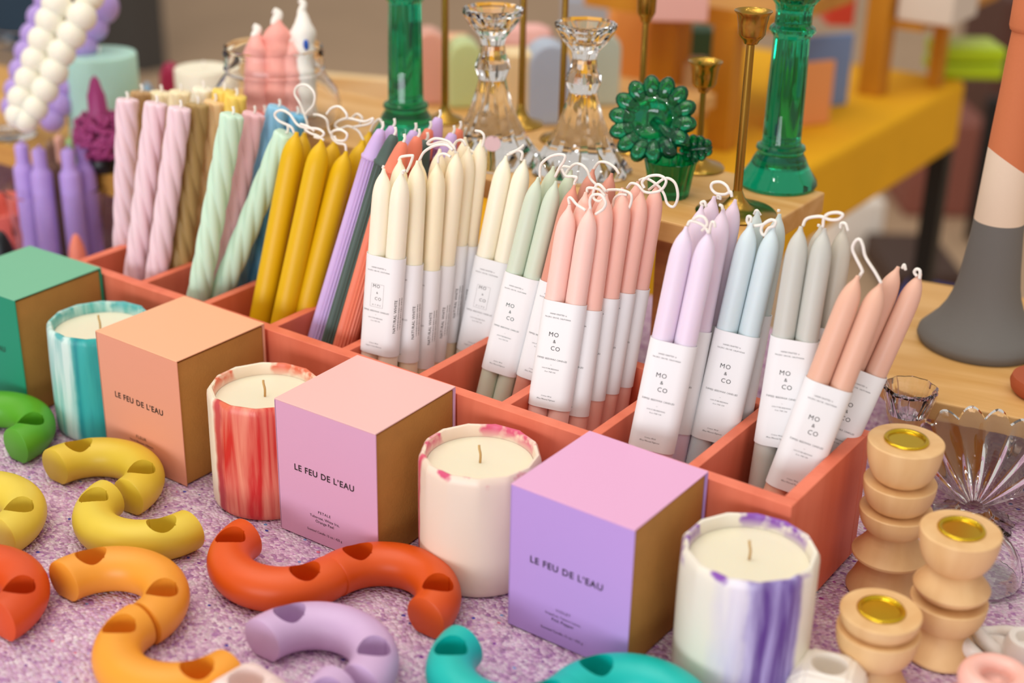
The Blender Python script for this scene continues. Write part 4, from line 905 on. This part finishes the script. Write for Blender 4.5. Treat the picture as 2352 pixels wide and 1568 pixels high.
# purple candles in the glass cup
HC = .135; rimz = .085
cb_ = hz(122, 430, rimz); RC_ = 108 * depth(cb_) / FPX; cb_.z = 0.001
t = empty('glass_candle_jar', tuple(cb_), 'clear glass tumbler holding violet candles behind the green box', 'glass')
zr = rimz
g = G(); g.lathe([(0, 0), (RC_ * .84, 0), (RC_ * .89, .003), (RC_ * .95, zr * .5), (RC_ * .96, zr * .60), (RC_ * 1.0, zr * .66), (RC_ * 1.04, zr), (RC_ * 1.01, zr + .001), (RC_ * .97, zr * .66), (RC_ * .92, zr * .58), (RC_ * .86, .006), (0, .006)], 56); g.build('glass_body', THIN, t, angle=50)
def neck_candle(px, dv, col, cname, label, R=.0112, H=HC):
    rt = Vector((CR.x, CR.y, 0)).normalized(); fw = Vector((CF.x, CF.y, 0)).normalized()
    b0 = Vector((cb_.x, cb_.y, .0075)) + fw * dv; p0 = pr(b0 + Vector((0, 0, H)))[0]
    b0 += rt * (px - p0) * depth(b0) / FPX; L = H - .0075
    e = empty('bottle_neck_candle', tuple(b0), label, 'candle', 'short candles in the glass tumbler'); g = G()
    g.lathe([(0, 0), (R * .95, 0), (R, .004), (R, L - .030), (R * .97, L - .0275), (R * .80, L - .0245), (R * .66, L - .022), (R * .63, L - .018), (R * .64, L - .004), (R * .5, L - .001), (0, L)], 28); g.build('candle_body', wax(cname, col), e, angle=60)
    g = G(); g.tube([(0, 0, L - .001), (.001, 0, L + .002), (.003, 0, L + .003)], .0012, 8); g.build('wick', wax(cname, col), e, smooth=True)
VI = '#bd9fe4'
neck_candle(48, -.004, VI, 'bn_violet', 'violet short candle at the left of the tumbler')
neck_candle(86, -.021, VI, 'bn_violet', 'violet short candle front left in the tumbler')
neck_candle(150, -.021, VI, 'bn_violet', 'violet short candle front right in the tumbler')
neck_candle(184, 0, '#b090d8', 'bn_violet2', 'violet short candle at the right of the tumbler')
neck_candle(112, .002, '#9a7a62', 'bn_brown', 'brown short candle in the middle of the tumbler', .008)
neck_candle(132, .026, '#f0b8a4', 'bn_peach', 'peach short candle at the back of the tumbler', .008)
neck_candle(158, .018, '#a8d08c', 'bn_green', 'pale green short candle behind the front right violet one', .008)
# small things at left edge: coral dish, second tumbler, salmon candle tip, black candle
b = hz(15, 560, .004)
e = vessel('coral_dish', b, [(560, 0), (560, 50), (545, 70), (500, 92), (470, 96), (468, 90), (500, 84), (540, 60), (552, 0)], 40, mat('coral_glaze', '#e0695a', rough=.4), 'coral red bowl cut off by the left edge', 'bowl')
b = hz(20, 310, LZ)
vessel('glass_tumbler', b, [(310, 0), (310, 62), (300, 66), (200, 72), (130, 76), (92, 80), (92, 76), (200, 68), (298, 60), (302, 0)], 48, THIN, 'clear glass tumbler at the far left behind the bubble candle', 'glass')
def tip_candle(px, py, bpx, bpy, col, cname, label, R=.009):
    b = hz(bpx, bpy, .001); zt = zat(py, b.x, b.y); e = empty('pointed_candle', (b.x, b.y, .001), label, 'candle'); g = G()
    g.lathe([(0, 0), (R, 0), (R, zt * .62), (R * .82, zt * .78), (R * .45, zt * .94), (R * .2, zt), (0, zt)], 24); g.build('candle_body', wax(cname, col), e, angle=60)
tip_candle(190, 540, 186, 655, '#ee8a70', 'salmon', 'salmon pointed candle between the green box and the tray end')
tip_candle(24, 533, 20, 680, '#16181c', 'black', 'black pointed candle at the left edge behind the green box', .012)

# ================================================================ BACKGROUND: MUSTARD TABLE AND ITS SHELVES
YC = mat('mustard_cloth', '#f0b20a', rough=.9, noise=.12, nscale=8)
t = empty('background_table', (-1.0, 1.05, -.75), 'mustard cloth covered table running into the background', 'table')
g = G(); bx0, bx1, by0, by1 = -1.1, -.44, .49, 1.66
g.box((bx0 + 1.0, by0 - 1.05, .63), (bx1 + 1.0, by1 - 1.05, .75)); g.build('tablecloth', YC, t, bevel=.012, seg=3)
for x in (bx0 + .02, bx1 - .02):
    for y in (by0 + .05, by1 - .02):
        g = G(); g.box((x + 1.0 - .016, y - 1.05 - .016, 0), (x + 1.0 + .016, y - 1.05 + .016, .63)); g.build('leg', mat('black_leg', '#15120f', rough=.5), t)
MW = wood('mustard_wood', '#c07c12', '#cf8e20', scale=(30, 30, 5))
def frame_shelf(label, posts, slabs):
    z = 0.0005; o = hz(posts[0][0], posts[0][1], 0); e = empty('wooden_shelf_unit', (o.x, o.y, 0), label, 'shelf', 'mustard wooden shelf units in the background')
    for (px, py, w, top) in posts:
        q = hz(px, py, 0); zt = zat(top, q.x, q.y); hw = w * depth(q) / FPX / 2; g = G()
        g.box((q.x - o.x - hw, q.y - o.y - hw, z), (q.x - o.x + hw, q.y - o.y + hw, zt)); g.build('post', MW, e)
    for (x0, x1, y0, y1, z0, z1) in slabs:
        g = G(); g.box((x0 - o.x, y0 - o.y, z0), (x1 - o.x, y1 - o.y, z1)); g.build('shelf_board', MW, e)
    return e
p1_ = hz(1655, 340, 0); p2_ = hz(1520, 250, 0)
frame_shelf('mustard wooden shelf behind the short brass candlestick', [(1655, 340, 55, 55), (1528, 262, 70, 45)], [(p2_.x - .06, p1_.x + .06, p1_.y - .01, p1_.y + .28, zat(60, p1_.x, p1_.y), zat(20, p1_.x, p1_.y))])
q1 = hz(2003, 215, 0); q2 = hz(2146, 195, 0)
frame_shelf('mustard wooden shelf with post right of the envelopes', [(2003, 215, 52, -60), (2146, 198, 30, 50)], [(q1.x - .02, q2.x + .01, q1.y, q2.y + .25, zat(60, q1.x, q1.y), zat(38, q1.x, q1.y))])
def block(name, px, py, w, h, d, col, cname, label, cat, z=0.0, yaw=0.0, group=None, bev=.002, rough=.6, m=None):
    q = hz(px, py, z); k = depth(q) / FPX; W_2 = w * k / 2; Hh = zat(py - h, q.x, q.y) - z; g = G(); g.box((-W_2, 0, 0), (W_2, d, Hh))
    o = g.build(name, m or mat(cname, col, rough=rough), None, bevel=bev); o.location = (q.x, q.y, z + .0008); o.rotation_euler.z = yaw
    return tag(o, label, cat, group)
YAWC = math.radians(34.7)
block('blue_envelope', 1868, 250, 190, 165, .012, '#7a92c0', 'blue_card', 'dusty blue envelope standing behind the orange one', 'envelope', yaw=YAWC + .45)
block('orange_envelope', 1835, 292, 170, 145, .008, '#f0a060', 'orange_card', 'orange envelope standing on the mustard cloth', 'envelope', yaw=YAWC + .45)
e = empty('lime_case', tuple(hz(2225, 185, 0)), 'lime green stacked case on the corner of the mustard table', 'box', rz=YAWC)
k = depth(hz(2225, 185, 0)) / FPX
LM = mat('lime_plastic', '#b6d40c', rough=.35)
for i in range(2):
    g = G(); g.box((-75 * k, 0, .001 + i * .028), (78 * k, .10, .027 + i * .028)); g.build('lid' if i else 'base', LM, e, bevel=.006, seg=3)
block('white_carton', 2120, 55, 130, 80, .12, '#e4d6c8', 'carton_white', 'off-white carton on the upper mustard shelf', 'box', z=zat(40, q1.x, q1.y), yaw=0)
block('red_packet', 1930, 60, 60, 65, .08, '#d24632', 'packet_red', 'red packet beside the emerald candlestick top, in the background', 'box', z=.08, yaw=YAWC)
block('pink_carton', 1560, 52, 130, 75, .12, '#f0b8b0', 'carton_pink', 'pink striped carton on the shelf behind the brass cup', 'box', z=zat(20, p1_.x, p1_.y), yaw=YAWC)
block('dark_green_jar', 1590, 160, 90, 90, .06, '#2c4a34', 'jar_green', 'dark green container inside the mustard shelf', 'jar', yaw=YAWC)
block('cream_tray', 1592, 268, 60, 120, .05, '#ecd8b0', 'tray_cream', 'cream packet lying behind the short brass candlestick', 'box', yaw=YAWC)

# wooden tray with pastel arch candles
az = .10
a0_ = hz(930, 262, az); a1_ = hz(1440, 262, az)
t = empty('pastel_display_board', (-.75, .70, 0), 'wooden board carrying pastel arch candles in the background', 'shelf')
g = G(); g.box((-.10, -.07, az - .02), (.20, .24, az)); g.build('board', PINE, t, bevel=.002)
for x in (-.08, .15):
    g = G(); g.box((x, -.06, .0008), (x + .02, .2, az - .0201)); g.build('leg_panel', PINED, t)
def archc(px, py, w, h, col, cname, label, d=.05, square=False, yaw=YAWC + .15):
    q = hz(px, py, az); k = depth(q) / FPX; hw = w * k / 2; H = zat(py - h, q.x, q.y) - az; r = hw if not square else hw * .2
    poly = [(-hw, 0), (hw, 0)]
    if square: poly += [(hw, H - r)] + [(hw - r + r * math.cos(a), H - r + r * math.sin(a)) for a in [PI / 2 * i / 6 for i in range(1, 7)]] + [(-hw + r + r * math.cos(a), H - r + r * math.sin(a)) for a in [PI / 2 + PI / 2 * i / 6 for i in range(0, 7)]]
    else: poly += [(hw * math.cos(a), H - hw + hw * math.sin(a)) for a in [PI * i / 16 for i in range(17)]]
    g = G(); R = Matrix.Rotation(PI / 2, 4, 'X'); g.prism(poly, -d, 0, R)
    o = g.build('arch_candle', wax(cname, col), None, bevel=.003); o.location = (q.x, q.y, az + .0008); o.rotation_euler.z = yaw
    return tag(o, label, 'candle', 'pastel arch candles on the background board')
archc(990, 242, 75, 165, '#e8ab96', 'arch_salmon', 'salmon arch candle at the left of the background board')
archc(1070, 250, 78, 150, '#cddc9c', 'arch_lime', 'pale lime arch candle behind the left brass stem')
archc(1192, 288, 72, 160, '#f2d6a2', 'arch_butter', 'butter yellow square-topped candle between the clear candlesticks', square=True)
archc(1262, 290, 100, 185, '#b4bfd0', 'arch_blue', 'powder blue arch candle between the clear candlesticks')
archc(1385, 245, 75, 165, '#c2cbbc', 'arch_sage', 'sage grey arch candle right of the right clear candlestick')
q = hz(1205, 190, az + .02)
block('peach_block_candle', 1010, 210, 120, 120, .04, '#f0b890', 'arch_peach', 'peach block candle behind the salmon arch', 'candle', z=az, yaw=YAWC)
block('rose_dome_candle', 1205, 195, 130, 130, .05, '#ecb4ac', 'dome_rose', 'rose pink rounded candle behind the butter yellow one', 'candle', z=az, yaw=YAWC, bev=.02)
block('apricot_arch_candle', 1440, 210, 95, 230, .05, '#f2a85c', 'arch_apricot', 'tall apricot block behind the sage arch candle', 'candle', yaw=YAWC, bev=.01)
block('slate_card', 1345, 110, 110, 110, .03, '#a8b4cc', 'slate_blue', 'slate blue block behind the right clear candlestick rim', 'box', z=.0, yaw=YAWC)
# pale wooden crate at left
e = empty('pale_wood_crate', tuple(hz(860, 262, .06)), 'pale slatted wooden crate behind the mustard wicks', 'crate', rz=math.radians(22))
e.location.z = 0
for z_ in (.03, .075):
    g = G(); g.box((-.22, 0, z_), (.12, .02, z_ + .032)); g.build('slat', wood('pale_birch', '#ecc88c', '#f4dcae', scale=(5, 40, 40)), e, bevel=.001)
g = G(); g.box((-.22, .0202, .0008), (.12, .035, .10)); g.build('back_panel', wood('crate_brown', '#b8762e', '#c88840'), e)
g = G(); g.box((-.22, -.0, .0008), (.12, .0201, .0298)); g.build('base_rail', wood('crate_brown', '#b8762e', '#c88840'), e)

# things on the floor behind the tables
t = empty('dark_partition', (-4.1, 2.85, -.75), 'dark slate blue partition in the far left background', 'partition', rz=math.radians(-5))
g = G(); g.box((-2.2, 0, 0), (-.28, .1, 1.9)); g.build('blue_panel', mat('slate_blue_paint', '#34506a', rough=.7, noise=.2, nscale=2), t)
g = G(); g.box((-.279, 0, 0), (.18, .12, 1.9)); g.build('grey_post', mat('dark_grey_paint', '#4a4744', rough=.7), t)
def floorbox(px, py, w, h, d, col, cname, label, cat, yaw=0): return block(cname, px, py, w, h, d, col, cname + '_surface', label, cat, z=-.75, yaw=yaw, bev=.01)
floorbox(2160, 500, 170, 215, .3, '#94584a', 'mauve_crate', 'mauve panelled crate on the floor under the mustard table', 'crate', yaw=YAWC)
floorbox(2248, 560, 50, 330, .05, '#120e0c', 'black_post', 'black post on the floor left of the tall clay candlestick', 'post', yaw=YAWC)
floorbox(1965, 585, 130, 120, .25, '#fff6ea', 'white_sack', 'white bag on the floor beyond the grey tapers', 'bag', yaw=YAWC + .3)
floorbox(2125, 690, 170, 60, .3, '#4a342a', 'brown_pallet', 'dark brown low crate on the floor behind the tan tapers', 'crate', yaw=YAWC)
floorbox(2330, 420, 160, 420, .4, '#5e3a30', 'maroon_cabinet', 'maroon cabinet in the background beside the tall clay candlestick', 'cabinet', yaw=YAWC)
e = floorbox(2150, 850, 230, 150, .12, '#1c3c96', 'blue_bag', 'royal blue bag on the floor behind the small pine riser', 'bag', yaw=YAWC - .5)
